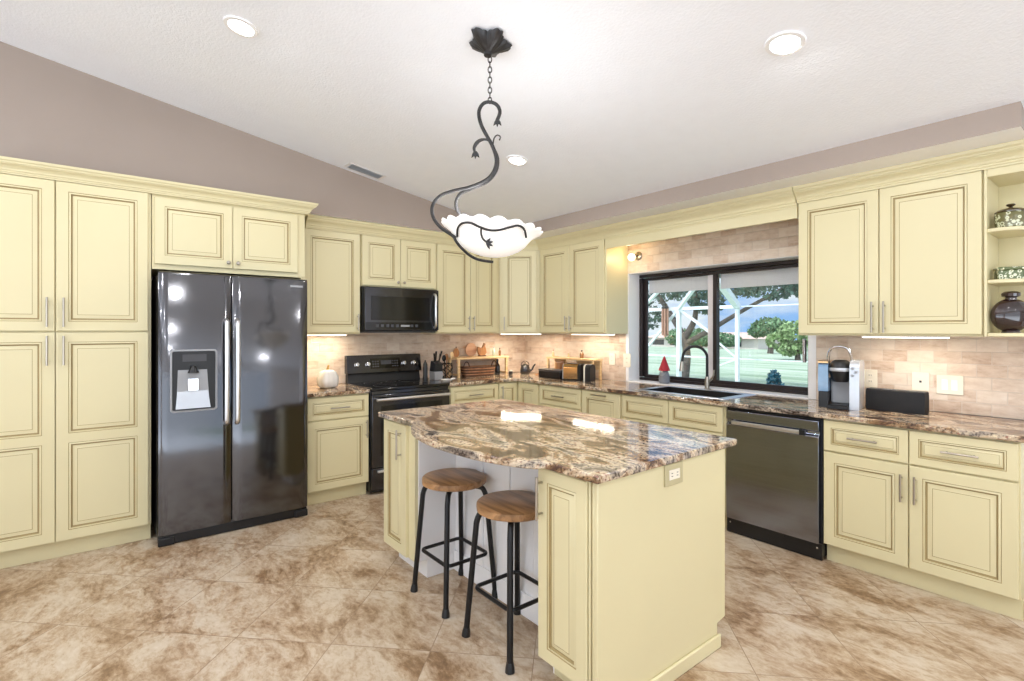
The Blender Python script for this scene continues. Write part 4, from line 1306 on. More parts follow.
# ================================================================== wall plates
def plate(name, label, loc, rotz, w_, h_, kind, z_up=0.0):
    r = thing(name, label, 'outlet' if 'outlet' in name else 'switch', loc, rotz)
    mb = MB(); mb.box(-w_ / 2, w_ / 2, -0.006, 0, -h_ / 2, h_ / 2); mb.build('cover_plate', 'ivory', r, bevel=0.002)
    if kind == 'outlet':
        for s in (-1, 1):
            mb = MB(); mb.box(-0.016, 0.016, -0.0085, -0.006, s * 0.020 - 0.013, s * 0.020 + 0.013)
            so = mb.build('socket', 'ivory', r, bevel=0.002)
            for sx in (-0.006, 0.006):
                mb = MB(); mb.box(sx - 0.0012, sx + 0.0012, -0.0092, -0.0084, s * 0.020 - 0.004, s * 0.020 + 0.006); mb.build('slot', 'darkgrey', so)
    elif kind == 'switch2':
        for sx in (-0.023, 0.023):
            mb = MB(); mb.box(sx - 0.0165, sx + 0.0165, -0.0075, -0.006, -0.034, 0.034); rk = mb.build('rocker_frame', 'ivory', r)
            mb = MB(); mb.add([(sx - 0.015, -0.0076, -0.032), (sx + 0.015, -0.0076, -0.032), (sx + 0.015, -0.012, 0.032), (sx - 0.015, -0.012, 0.032), (sx - 0.015, -0.007, 0.032), (sx + 0.015, -0.007, 0.032)],
                              [(0, 1, 2, 3), (3, 2, 5, 4)]); mb.build('rocker', 'white', rk)
    elif kind == 'jack':
        mb = MB(); mb.box(-0.006, 0.006, -0.0085, -0.006, -0.007, 0.006); mb.build('jack', 'darkgrey', r)
    return r
plate('wall_outlet', 'ivory outlet on the tiles just left of the window', (1.583, -0.0125, 1.122), 0, 0.090, 0.135, 'outlet')
plate('wall_outlet', 'ivory outlet on the tiles beside the toaster shelf', (1.395, -0.0125, 1.128), 0, 0.075, 0.120, 'outlet')
plate('wall_outlet', 'ivory outlet partly behind the coffee maker', (3.645, -0.0125, 1.095), 0, 0.080, 0.120, 'outlet')
plate('wall_outlet_plate', 'blank ivory wall plate with one small jack above the black speaker', (3.918, -0.0125, 1.095), 0, 0.090, 0.120, 'jack')
plate('light_switch', 'double ivory rocker switch on the tiles right of the speaker', (4.062, -0.0125, 1.085), 0, 0.128, 0.116, 'switch2')
io = thing('island_outlet', 'olive-cream horizontal outlet on the end panel of the island', 'outlet', (IX1 + 0.0005, -2.258, 0.835), PI / 2)
M['olive_plate'] = simple('olive_cream_plate', srgb(186, 176, 138), 0.4, var=0.03)
mb = MB(); mb.box(-0.062, 0.062, -0.007, 0, -0.044, 0.044); mb.build('cover_plate', 'olive_plate', io, bevel=0.003)
mb = MB(); mb.box(-0.036, 0.036, -0.0095, -0.007, -0.020, 0.020); so = mb.build('socket', 'ivory', io, bevel=0.002)
for sx in (-0.018, 0.018):
    for sz in (-0.006, 0.006):
        mb = MB(); mb.box(sx - 0.005, sx + 0.005, -0.0103, -0.0094, sz - 0.0013, sz + 0.0013); mb.build('slot', 'darkgrey', so)

# ================================================================== things on the left worktop and range
TOP = CT1 + 0.0008
pk = thing('pumpkin_jar', 'white ceramic pumpkin jar with gold stem left of the range', 'jar', (0.290, -2.510, TOP))
mb = MB(); mb.lathe([(0.055, 0), (0.082, 0.012), (0.094, 0.05), (0.092, 0.09), (0.080, 0.118)], 64, fr=lambda a, i: 1 - 0.07 * abs(math.sin(4.5 * a)) ** 3)
mb.build('jar_body', 'ceramic', pk, smooth=60)
mb = MB(); mb.lathe([(0.079, 0.118), (0.070, 0.140), (0.040, 0.156), (0.010, 0.158)], 64, fr=lambda a, i: 1 - 0.07 * abs(math.sin(4.5 * a)) ** 3)
mb.build('jar_lid', 'ceramic', pk, smooth=60)
mb = MB(); mb.tube([(0, 0, 0.155), (0.003, 0, 0.178), (0.014, 0.002, 0.198)], [0.016, 0.010, 0.008], 8); mb.build('stem', 'gold', pk)

pm = thing('pepper_mill', 'tall slim black pepper mill standing on the range top', 'mill', (0.385, -1.595, 0.9222))
mb = MB(); mb.lathe([(0.026, 0), (0.027, 0.02), (0.022, 0.06), (0.024, 0.13), (0.021, 0.145)], 18); mb.build('mill_body', 'black', pm)
mb = MB(); mb.lathe([(0.021, 0.145), (0.022, 0.165), (0.014, 0.185), (0.008, 0.190), (0.009, 0.200), (0.003, 0.206)], 18); mb.build('mill_head', 'black', pm)

sr = thing('spoon_rest', 'white ceramic spoon rest at the right front of the range', 'dish', (0.50, -1.425, TOP))
mb = MB(); mb.lathe([(0.035, 0), (0.040, 0.002), (0.058, 0.020), (0.061, 0.024), (0.056, 0.022), (0.036, 0.006)], 28, fr=lambda a, i: 1); mb.build('dish', 'ceramic', sr)
mb = MB(); mb.tube([(0.0, 0.055, 0.020), (0.0, 0.085, 0.026), (0.0, 0.100, 0.028)], [0.012, 0.010, 0.004], 8); mb.build('lip', 'ceramic', sr)

kb = thing('knife_block', 'black knife block with grey base and knives, right of the range', 'knife block', (0.26, -1.400, TOP), RA)
mb = MB(); mb.box(-0.048, 0.048, -0.055, 0.055, 0, 0.085); mb.build('base', 'grey', kb, bevel=0.006)
mb = MB(); mb.add([(-0.048, -0.05, 0.0855), (0.048, -0.05, 0.0855), (0.048, 0.055, 0.0855), (-0.048, 0.055, 0.0855), (-0.046, -0.055, 0.165), (0.046, -0.055, 0.165), (0.046, 0.03, 0.195), (-0.046, 0.03, 0.195)],
                  [(0, 3, 2, 1), (4, 5, 6, 7), (0, 1, 5, 4), (2, 3, 7, 6), (0, 4, 7, 3), (1, 2, 6, 5)]); mb.build('block', 'black', kb, bevel=0.004)
for i, (kx, ky, kz, lean) in enumerate(((-0.030, -0.02, 0.175, -0.018), (-0.008, 0.0, 0.183, -0.004), (0.014, -0.03, 0.172, 0.006), (0.034, 0.005, 0.184, 0.022))):
    k_ = thing('kitchen_knife', 'black-handled knife in the knife block, %s' % ('leftmost, tilted to the left', 'second from the left', 'second from the right', 'rightmost, tilted to the right')[i], 'knife',
               (0.26 - ky, -1.400 + kx, TOP + kz), RA, 'knives in the knife block')
    mb = MB(); mb.tube([(0, 0, 0.006), (lean * 0.5, -0.012, 0.050), (lean, -0.022, 0.095 + 0.012 * (i % 2))], [0.008, 0.0075, 0.010], 8); mb.build('handle', 'black', k_)
    mb = MB(); mb.box(-0.007, 0.007, -0.0015, 0.0015, 0.001, 0.010); mb.build('bolster', 'chrome', k_)

uc = thing('utensil_caddy', 'black wrought iron lattice caddy between knife block and wooden shelf', 'caddy', (0.215, -1.245, TOP))
mb = MB(); mb.lathe([(0.055, 0), (0.055, 0.006), (0.010, 0.007)], 20); mb.build('base', 'ironblack', uc)
for k in range(8):
    mb = MB(); pts = [((0.052 + 0.006 * math.sin(PI * q / 14)) * math.cos(a), (0.052 + 0.006 * math.sin(PI * q / 14)) * math.sin(a), 0.006 + 0.15 * q / 14) for q in range(15) for a in [2 * PI * (k % 4) / 4 + (1 if k < 4 else -1) * q * 0.22]]
    mb.tube(pts, 0.0040, 6); mb.build('lattice_rod', 'ironblack', uc)
mb = MB(); mb.tube([(0.054 * math.cos(2 * PI * q / 24), 0.054 * math.sin(2 * PI * q / 24), 0.158) for q in range(25)], 0.004, 6, cap=False); mb.build('rim', 'ironblack', uc)
for i, (ux, uy, tx, ty, hh, mt) in enumerate(((0.015, 0.012, 0.025, 0.038, 0.27, 'lightwood'), (-0.02, 0.01, -0.04, 0.02, 0.25, 'brownwood'), (0.0, -0.015, 0.008, -0.036, 0.24, 'ironblack'))):
    u_ = thing('cooking_spoon', ('pale wooden spoon leaning right in the iron caddy', 'brown wooden spoon standing in the iron caddy', 'dark cooking spoon leaning left in the iron caddy')[i], 'spoon', (0.215, -1.245, TOP + 0.009), 0)
    mb = MB(); mb.tube([(ux, uy, 0), (tx, ty, hh - 0.06)], [0.0045, 0.006], 8); mb.build('handle', mt, u_)
    mb = MB(); mb.ball((tx * 1.12, ty * 1.12, hh - 0.035), 0.030, 10, 0, (0.45, 0.8, 1.15)); mb.build('bowl', mt, u_)

# wooden riser shelf against the left wall
rs = thing('riser_shelf', 'pale wooden riser shelf with a basket under it, along the left wall', 'shelf', (0.15, -0.80, TOP), RA)
mb = MB(); mb.box(-0.345, 0.345, -0.11, 0.11, 0.192, 0.212); mb.build('shelf_board', 'lightwood', rs, bevel=0.002)
for s in (-1, 1):
    for q in (-1, 1):
        mb = MB(); mb.box(s * 0.318 - 0.013, s * 0.318 + 0.013, q * 0.092 - 0.013, q * 0.092 + 0.013, 0.0, 0.1915); mb.build('leg', 'lightwood', rs, bevel=0.002)
    mb = MB(); mb.box(s * 0.318 - 0.006, s * 0.318 + 0.006, -0.078, 0.078, 0.02, 0.04); mb.build('stretcher', 'lightwood', rs)
bk = thing('handled_basket', 'dark banded woven basket with two loop handles under the wooden shelf', 'basket', (0.165, -0.815, TOP), RA)
n_ = 40
def oval(a, b_, z): return [(a * math.copysign(abs(math.cos(t)) ** 0.6, math.cos(t)), b_ * math.copysign(abs(math.sin(t)) ** 0.6, math.sin(t)), z) for t in [2 * PI * k / n_ for k in range(n_)]]
zz = [0.0, 0.022, 0.030, 0.052, 0.060, 0.082, 0.090, 0.110]
rg_ = [oval(0.190 + 0.26 * z, 0.072 + 0.15 * z, z) for z in zz]
rg_ += [oval(0.190 + 0.26 * 0.110 - 0.008, 0.072 + 0.15 * 0.11 - 0.008, 0.110), oval(0.185, 0.066, 0.008)]
mb = MB(); mb.loops(rg_, [0, 1, 0, 1, 0, 1, 0, 0, 1])
M['wicker_dark'] = wood('dark_wicker', srgb(58, 36, 26), srgb(104, 68, 46), 2, 3.0, 0.6)
M['wicker_mid'] = wood('mid_wicker', srgb(150, 100, 66), srgb(204, 158, 118), 0, 3.0, 0.6)
mb.build('woven_body', ['wicker_dark', 'wicker_mid'], bk)
for s in (-1, 1):
    mb = MB(); mb.tube([(s * 0.185 - 0.035 * math.cos(t) , -0.05, 0.108 + 0.055 * math.sin(t)) for t in [PI * k / 12 for k in range(13)]], 0.006, 8); mb.build('loop_handle', 'wicker_dark', bk)
RT = TOP + 0.2128
rooster = thing('wooden_hen', 'carved wooden hen figurine on top of the left shelf', 'figurine', (0.13, -0.735, RT), RA)
mb = MB()
sil = [(-0.035, 0.012), (0.035, 0.012), (0.055, 0.045), (0.048, 0.085), (0.036, 0.110), (0.040, 0.135), (0.030, 0.150), (0.018, 0.128), (0.004, 0.098), (-0.030, 0.092), (-0.062, 0.108), (-0.068, 0.070), (-0.055, 0.030)]
mb.loops([[(a * 0.9, -0.014, b_) for a, b_ in sil], [(a, -0.009, b_) for a, b_ in sil], [(a, 0.009, b_) for a, b_ in sil], [(a * 0.9, 0.014, b_) for a, b_ in sil]], [0, 0, 0])
mb.build('hen_body', 'brownwood', rooster)
mb = MB(); mb.box(-0.045, 0.045, -0.02, 0.02, 0, 0.0115); mb.build('base', 'wicker_dark', rooster, bevel=0.003)
pear = thing('cutting_board', 'small pear-shaped wooden board leaning on the wall above the left shelf', 'board', (0.085, -1.05, RT), RA)
sil = [(0.045 * math.sin(t) * (1.0 - 0.30 * (1 - math.cos(t)) / 2), 0.048 - 0.048 * math.cos(t)) for t in [2 * PI * k / 28 for k in range(28)]]
mb = MB(); mb.loops([[(a, -0.008, b_) for a, b_ in sil], [(a, 0.008, b_) for a, b_ in sil]], [0]); mb.build('board', 'brownwood', pear, bevel=0.002)
mb = MB(); mb.tube([(0, 0, 0.094), (0.003, 0, 0.112)], [0.006, 0.005], 8); mb.build('stem', 'wicker_dark', pear)
rb = thing('cutting_board', 'large round pinkish wooden board standing behind the wooden hen', 'board', (0.062, -0.84, RT), RA)
sil = [(0.075 * math.sin(t), 0.075 - 0.075 * math.cos(t)) for t in [2 * PI * k / 36 for k in range(36)]]
mb = MB(); mb.loops([[(a, -0.007, b_) for a, b_ in sil], [(a, 0.007, b_) for a, b_ in sil]], [0])
M['pinkwood'] = wood('pinkish_wood', srgb(196, 150, 118), srgb(214, 172, 140), 0, 1.0, 0.5)
mb.build('board', 'pinkwood', rb, bevel=0.002)
def bottle(label, loc, h, r_, body, cap, name='bottle'):
    o = thing(name, label, 'bottle', loc)
    mb = MB(); mb.lathe([(r_ * 0.9, 0), (r_, 0.004), (r_, h * 0.52), (r_ * 0.75, h * 0.64), (r_ * 0.36, h * 0.74), (r_ * 0.36, h * 0.86)], 18); mb.build('bottle_body', body, o)
    mb = MB(); mb.lathe([(r_ * 0.46, h * 0.861), (r_ * 0.46, h * 0.97), (r_ * 0.25, h)], 14); mb.build('cap', cap, o)
    return o
M['bottle_green'] = simple('pale_green_glass', srgb(168, 182, 158), 0.1, var=0.05, coat=0.5)
M['amber'] = simple('amber_glass', srgb(120, 82, 44), 0.1, var=0.1, coat=0.5)
M['oil'] = simple('oil_glass', srgb(206, 186, 140), 0.1, var=0.06, coat=0.5)
M['black_ceramic'] = simple('black_glaze', srgb(28, 26, 30), 0.08, var=0.15, coat=0.6)
bottle('pale green slim bottle on top of the left shelf', (0.13, -0.575, RT), 0.105, 0.016, 'bottle_green', 'silver')
bottle('little dark brown bottle at the right end of the left shelf', (0.14, -0.495, RT), 0.090, 0.014, 'amber', 'black')
bottle('tall black bottle under the right end of the left shelf', (0.13, -0.520, TOP), 0.175, 0.030, 'black_ceramic', 'black')
wk = thing('clip_hook', 'small round metal hook on the right end of the left shelf', 'hook', (0.272, -0.452, TOP + 0.1915), RA)
mb = MB(); mb.tube([(0.013 * math.cos(t), -0.002, -0.018 + 0.016 * math.sin(t)) for t in [2 * PI * k / 20 for k in range(21)]], 0.0028, 6, cap=False); mb.build('ring', 'nickel', wk)
mb = MB(); mb.box(-0.004, 0.004, -0.01, 0.0, -0.004, -0.0005); mb.build('clip', 'nickel', wk)
pot = thing('spice_jar', 'small black lidded jar on the worktop beside the left shelf', 'jar', (0.27, -0.435, TOP))
mb = MB(); mb.lathe([(0.018, 0), (0.021, 0.006), (0.021, 0.034), (0.016, 0.040)], 16); mb.build('jar_body', 'black', pot)
mb = MB(); mb.lathe([(0.018, 0.0405), (0.018, 0.052), (0.004, 0.055)], 16); mb.build('lid', 'ivory', pot)

# black teapot in the corner
tp = thing('teapot', 'small black teapot with a thin spout in the corner of the worktop', 'teapot', (0.300, -0.250, TOP), math.radians(50))
mb = MB(); mb.lathe([(0.048, 0), (0.056, 0.010), (0.058, 0.045), (0.050, 0.085), (0.034, 0.108), (0.012, 0.116)], 28); mb.build('pot_body', 'black_ceramic', tp)
mb = MB(); mb.lathe([(0.012, 0.1165), (0.006, 0.124), (0.011, 0.132), (0.004, 0.138)], 14); mb.build('lid_knob', 'chrome', tp)
mb = MB(); mb.tube(smooth_path([(0.050, 0, 0.035), (0.080, 0, 0.055), (0.095, 0, 0.085), (0.118, 0, 0.118)], 4), [0.014 - 0.0006 * k for k in range(13)], 10); mb.build('spout', 'black_ceramic', tp)
mb = MB(); mb.tube(smooth_path([(-0.044, 0, 0.090), (-0.042, 0, 0.125), (0, 0, 0.150), (0.040, 0, 0.125), (0.043, 0, 0.090)], 4), 0.004, 8); mb.build('handle', 'black_ceramic', tp)
mb = MB(); mb.lathe([(0.060, 0.0), (0.060, 0.004), (0.050, 0.0045)], 24); mb.xf(Matrix.Translation((0, 0, 0.0)));
tr = thing('twig_ornament', 'small brown twig ornament lying beside the teapot', 'ornament', (0.520, -0.235, TOP), 0)
mb = MB(); mb.tube([(-0.05, 0, 0.006), (0, 0.005, 0.009), (0.05, -0.002, 0.006)], 0.005, 6); mb.build('twig', 'brownwood', tr)
mb = MB(); mb.ball((0, 0.004, 0.018), 0.012, 8); mb.build('bud', 'brownwood', tr)

# riser shelf, black box and toaster under the left window-wall cabinet
r2 = thing('riser_shelf', 'pale wooden riser shelf behind the toaster on the window wall', 'shelf', (0.975, -0.150, TOP))
mb = MB(); mb.box(-0.348, 0.348, -0.072, 0.072, 0.192, 0.212); mb.build('shelf_board', 'lightwood', r2, bevel=0.002)
for s in (-1, 1):
    for q in (-1, 1):
        mb = MB(); mb.box(s * 0.328 - 0.012, s * 0.328 + 0.012, q * 0.058 - 0.012, q * 0.058 + 0.012, 0, 0.1915); mb.build('leg', 'lightwood', r2, bevel=0.002)
mb = MB(); mb.box(-0.315, -0.16, 0.050, 0.062, 0.02, 0.185); mb.build('back_slat', 'lightwood', r2)
mb = MB(); mb.box(0.00, 0.315, 0.050, 0.062, 0.10, 0.185); mb.build('back_slat', 'lightwood', r2)
cn = thing('wooden_canister', 'brown striped wooden canister standing under the window-wall shelf', 'canister', (0.775, -0.160, TOP))
mb = MB(); mb.lathe([(0.044, 0), (0.046, 0.004), (0.046, 0.150)], 28); mb.build('canister_body', 'brownwood', cn)
mb = MB(); mb.lathe([(0.048, 0.1505), (0.048, 0.164), (0.04, 0.168)], 28); mb.build('lid', 'pinkwood', cn)
bottle('small clear oil bottle at the left end of the window-wall shelf', (0.665, -0.15, RT), 0.075, 0.013, 'oil', 'amber')
bottle('tiny pale bottle in the middle of the window-wall shelf', (0.885, -0.13, RT), 0.055, 0.010, 'oil', 'ivory')
bottle('round dark amber bottle on the window-wall shelf above the toaster', (1.090, -0.14, RT), 0.085, 0.022, 'amber', 'black')
bx = thing('bread_box', 'low black rectangular box left of the toaster', 'box', (0.855, -0.310, TOP))
mb = MB(); mb.box(-0.165, 0.165, -0.08, 0.075, 0, 0.070); mb.build('box_body', 'black', bx, bevel=0.004)
mb = MB(); mb.box(-0.167, 0.167, -0.082, 0.077, 0.0705, 0.090); mb.build('lid', 'darkgrey', bx, bevel=0.004)
to = thing('toaster', 'stainless toaster with black ends in front of the wooden shelf', 'toaster', (1.165, -0.318, TOP), math.radians(10))
to.scale = (0.86, 0.86, 0.92)
def rbox(x0, x1, y0, y1, z0, z1, r_, n_=6):
    pr = [(y0, z0), (y1, z0)] + [(y1 - r_ + r_ * math.cos(t), z1 - r_ + r_ * math.sin(t)) for t in [PI / 2 * k / n_ for k in range(n_ + 1)]] + \
         [(y0 + r_ - r_ * math.sin(t), z1 - r_ + r_ * math.cos(t)) for t in [PI / 2 * k / n_ for k in range(n_ + 1)]]
    mb = MB(); mb.loops([[(x0, a, b_) for a, b_ in pr], [(x1, a, b_) for a, b_ in pr]], [0]); return mb
rbox(-0.115, 0.085, -0.075, 0.075, 0.018, 0.180, 0.04).build('shell', 'copper', to, smooth=50)
e_ = rbox(0.0855, 0.125, -0.078, 0.078, 0.010, 0.182, 0.045).build('end_cap', 'black', to, smooth=50)
rbox(-0.125, -0.1155, -0.076, 0.076, 0.010, 0.181, 0.042).build('end_cap', 'silver', to, smooth=50)
mb = MB(); mb.box(-0.12, 0.12, -0.07, 0.07, 0.0, 0.0175); mb.build('foot_base', 'black', to, bevel=0.004)
for s in (-0.028, 0.028):
    mb = MB(); mb.box(-0.085, 0.06, s - 0.014, s + 0.014, 0.1802, 0.1822); mb.build('bread_slot', 'black', to)
mb = MB(); mb.box(0.1255, 0.142, -0.02, 0.02, 0.115, 0.130); mb.build('lever', 'black', e_, bevel=0.003)
wf = thing('can_opener', 'black countertop can opener with white front right of the toaster', 'can opener', (1.340, -0.300, TOP), math.radians(10))
wf.scale = (0.82, 0.85, 0.95)
rbox(-0.040, -0.018, -0.055, 0.055, 0.0, 0.175, 0.03).build('front_panel', 'ivory', wf, smooth=50)
rbox(-0.0175, 0.055, -0.058, 0.058, 0.0, 0.178, 0.05).build('housing', 'black', wf, smooth=50)
mb = MB(); mb.lathe([(0.014, 0), (0.014, 0.008), (0.004, 0.010)], 14); mb.xf(Matrix.Translation((-0.0405, -0.005, 0.13)) @ Matrix.Rotation(-PI / 2, 4, 'Y')); mb.build('cutting_wheel', 'chrome', wf)

# gnome on the window sill
gn = thing('gnome_figurine', 'small gnome figurine with pointed red hat on the window sill', 'figurine', (1.965, 0.055, 0.9228))
mb = MB(); mb.lathe([(0.040, 0), (0.050, 0.010), (0.050, 0.06), (0.040, 0.10), (0.028, 0.118)], 20); mb.build('gnome_body', 'feltgrey', gn)
mb = MB(); mb.lathe([(0.052, 0.1185), (0.050, 0.130), (0.030, 0.185), (0.008, 0.245), (0.002, 0.255)], 20); mb.build('pointed_hat', 'red', gn)
mb = MB(); mb.ball((0.0, -0.035, 0.105), 0.012, 8); mb.build('nose', 'ivory', gn)
mb = MB(); mb.lathe([(0.004, 0.02), (0.028, 0.075), (0.034, 0.105)], 14, (0, -0.022, 0)); mb.build('beard', 'grey', gn)

# ================================================================== coffee maker and speaker
cf = thing('coffee_maker', 'silver and black single-cup coffee maker with raised arched handle', 'coffee maker', (3.565, -0.300, TOP), math.radians(10))
rbox(-0.062, 0.062, -0.075, 0.120, 0.028, 0.105, 0.01).xf(Matrix.Identity(4))
mb = MB(); mb.box(-0.060, 0.058, 0.010, 0.130, 0.022, 0.190); mb.build('column', 'grey', cf, bevel=0.012)
mb = MB()
mb.lathe([(0.044, 0.170), (0.050, 0.186), (0.066, 0.240), (0.066, 0.262), (0.052, 0.300), (0.034, 0.312)], 28, (0, -0.012, 0)); hd = mb.build('brew_head', 'black', cf)
mb = MB(); mb.lathe([(0.067, 0.240), (0.070, 0.246), (0.070, 0.256), (0.067, 0.262)], 28, (0, -0.012, 0), cap=False); mb.build('silver_collar', 'silver', hd)
mb = MB(); mb.tube(smooth_path([(-0.066, -0.020, 0.262), (-0.064, -0.040, 0.330), (-0.045, -0.052, 0.385), (0, -0.056, 0.400), (0.045, -0.052, 0.385), (0.064, -0.040, 0.330), (0.066, -0.020, 0.262)], 5), 0.0085, 8); mb.build('arched_handle', 'chrome', hd)
mb = MB(); mb.box(-0.058, 0.058, -0.110, 0.008, 0.0, 0.022); mb.box(-0.050, 0.050, -0.102, -0.004, 0.0222, 0.027); mb.build('drip_tray', 'black', cf, bevel=0.004)
rbox(0.0595, 0.112, -0.085, 0.135, 0.0, 0.312, 0.05).build('silver_side_panel', 'silver', cf, smooth=50)
mb = MB()
for k in range(3):
    mb = MB(); mb.lathe([(0.009, 0), (0.009, 0.003), (0.004, 0.004)], 12); mb.xf(Matrix.Translation((0.076 + 0.018 * (k % 2), -0.0855, 0.262 - 0.022 * k)) @ Matrix.Rotation(PI / 2, 4, 'X')); mb.build('button', 'grey', cf)
tk = rbox(-0.120, -0.0625, -0.060, 0.125, 0.105, 0.290, 0.03).build('water_tank', 'tank', cf, smooth=50)
rbox(-0.121, -0.0620, -0.062, 0.127, 0.2905, 0.305, 0.006).build('tank_lid', 'copper', tk)
rbox(-0.118, -0.0625, -0.055, 0.120, 0.0, 0.1045, 0.01).build('tank_base', 'black', cf, smooth=50)

spk = thing('table_speaker', 'long black table speaker in front of the blank wall plate', 'speaker', (3.836, -0.200, TOP), math.radians(-3))
pr = []
for k in range(15):
    t = -1 + 2 * k / 14
    pr.append((0.155 * t, -0.060 + 0.030 * t * t))
poly = pr + [(0.155, 0.050), (-0.155, 0.050)]
mb = MB(); mb.loops([[(a * 0.985, b_, 0.0) for a, b_ in poly], [(a, b_, 0.010) for a, b_ in poly], [(a, b_, 0.108) for a, b_ in poly], [(a * 0.99, b_ * 0.95, 0.128) for a, b_ in poly]], [0, 0, 0])
mb.build('speaker_grille', simple('black_cloth', srgb(22, 22, 24), 0.75, var=0.3, scale=180), spk, smooth=50)
mb = MB(); mb.box(-0.150, 0.150, -0.028, 0.045, 0.1285, 0.132); tpn = mb.build('top_panel', 'black', spk)
for k, bxx in enumerate((-0.055, -0.035, -0.015, 0.005)):
    mb = MB(); mb.box(bxx - 0.007, bxx + 0.007, -0.026, -0.012, 0.1322, 0.1345); mb.build('button', 'grey', tpn)

# ================================================================== things on the end shelves
s_z = [UB + z + 0.0205 for z in (0.0, 0.286, 0.562)]
def spotted(name, base, spot, scale):
    m, n, b = new_mat(name)
    t = N(n, 'ShaderNodeTexCoord')
    v_ = N(n, 'ShaderNodeTexVoronoi'); v_.inputs['Scale'].default_value = scale
    L(n, t.outputs['Object'], v_.inputs['Vector'])
    r = ramp_node(n, [(0.22, base), (0.26, spot), (0.44, spot), (0.48, base)])
    L(n, v_.outputs['Distance'], r.inputs[0]); L(n, r.outputs[0], b.inputs['Base Color'])
    b.inputs['Roughness'].default_value = 0.2; b.inputs['Coat Weight'].default_value = 0.5
    return m
M['spot_green'] = spotted('spotted_green', srgb(104, 100, 60), srgb(206, 208, 176), 46)
M['spot_olive'] = spotted('patterned_olive', srgb(92, 104, 64), srgb(218, 218, 190), 52)
lp = thing('lidded_pot', 'spotted olive lidded pot on the highest end shelf', 'pot', (4.364, -0.250, s_z[2]))
mb = MB(); mb.lathe([(0.054, 0), (0.062, 0.006), (0.067, 0.042), (0.066, 0.078), (0.062, 0.084)], 32); mb.build('pot_body', 'spot_green', lp)
mb = MB(); mb.lathe([(0.065, 0.0845), (0.066, 0.090), (0.054, 0.100), (0.022, 0.108), (0.010, 0.110), (0.008, 0.116), (0.020, 0.124), (0.018, 0.130), (0.004, 0.133)], 32); mb.build('lid', simple('olive_brown_glaze', srgb(74, 58, 34), 0.15, var=0.2, coat=0.5), lp)
mb = MB(); mb.tube(smooth_path([(0.065, -0.01, 0.030), (0.083, -0.02, 0.045), (0.083, -0.02, 0.066), (0.064, -0.01, 0.076)], 4), 0.007, 8); mb.build('handle', 'brownglaze', lp)
cup = thing('dark_cup', 'dark blue-brown cup left of the spotted pot on the highest end shelf', 'cup', (4.322, -0.090, s_z[2]))
mb = MB(); mb.lathe([(0.020, 0), (0.024, 0.006), (0.026, 0.085), (0.023, 0.086), (0.020, 0.010)], 20); mb.build('cup_body', 'brownglaze', cup)
mb = MB(); mb.tube(smooth_path([(0, -0.024, 0.02), (0, -0.040, 0.035), (0, -0.040, 0.06), (0, -0.024, 0.072)], 4), 0.004, 6); mb.build('handle', 'brownglaze', cup)
tb = thing('trinket_box', 'square patterned green trinket box on the middle end shelf', 'box', (4.352, -0.225, s_z[1]), math.radians(20))
mb = MB(); mb.box(-0.052, 0.052, -0.045, 0.045, 0, 0.052); mb.build('box_body', 'spot_olive', tb, bevel=0.006)
mb = MB(); mb.box(-0.055, 0.055, -0.048, 0.048, 0.0525, 0.070); mb.build('lid', 'spot_olive', tb, bevel=0.006)
sb = thing('patterned_cup', 'small pale patterned cup right of the trinket box', 'cup', (4.428, -0.190, s_z[1]))
mb = MB(); mb.lathe([(0.022, 0), (0.028, 0.01), (0.030, 0.055), (0.027, 0.055), (0.020, 0.010)], 20); mb.build('cup_body', 'spot_olive', sb)
mb = MB(); mb.tube(smooth_path([(0.028, -0.006, 0.015), (0.042, -0.01, 0.025), (0.042, -0.01, 0.040), (0.029, -0.006, 0.048)], 4), 0.0035, 6); mb.build('handle', 'spot_olive', sb)
jug = thing('brown_jug', 'glossy dark brown round flask on the lowest end shelf', 'jug', (4.364, -0.245, s_z[0]), math.radians(38))
mb = MB(); mb.ball((0, 0, 0.094), 0.092, 20, 0, (1, 0.50, 1.0)); mb.lathe([(0.040, 0.0), (0.036, 0.012)], 24); mb.build('flask_body', 'brownglaze', jug)
mb = MB(); mb.lathe([(0.026, 0.176), (0.024, 0.190), (0.038, 0.196), (0.040, 0.212), (0.028, 0.222), (0.006, 0.224)], 20); mb.build('neck', 'brownglaze', jug)
mb = MB(); mb.tube(smooth_path([(0.060, 0, 0.150), (0.095, 0, 0.160), (0.112, 0, 0.130), (0.096, 0, 0.100)], 4), 0.008, 8); mb.build('handle', 'brownglaze', jug)

# ================================================================== outside the window
def lawn_mat():
    m, n, b = new_mat('lawn_grass')
    t = N(n, 'ShaderNodeTexCoord')
    mp_ = N(n, 'ShaderNodeMapping'); mp_.inputs['Scale'].default_value = (0.12, 0.5, 1)
    L(n, t.outputs['Object'], mp_.inputs[0])
    z = N(n, 'ShaderNodeTexNoise'); z.inputs['Scale'].default_value = 1.2; z.inputs['Detail'].default_value = 9; z.inputs['Roughness'].default_value = 0.7
    L(n, mp_.outputs[0], z.inputs['Vector'])
    r = ramp_node(n, [(0.32, srgb(116, 140, 114)), (0.50, srgb(158, 176, 154)), (0.68, srgb(186, 196, 182))])
    L(n, z.outputs[0], r.inputs[0]); L(n, r.outputs[0], b.inputs['Base Color'])
    b.inputs['Roughness'].default_value = 0.95
    return m
M['lawn'] = lawn_mat()
M['leaf_dark'] = simple('oak_leaf', srgb(84, 108, 98), 0.7, var=0.45, scale=3)
M['leaf_mid'] = simple('tree_leaf', srgb(104, 136, 100), 0.7, var=0.4, scale=2)
M['leaf_light'] = simple('bush_leaf', srgb(136, 162, 112), 0.7, var=0.4, scale=2)
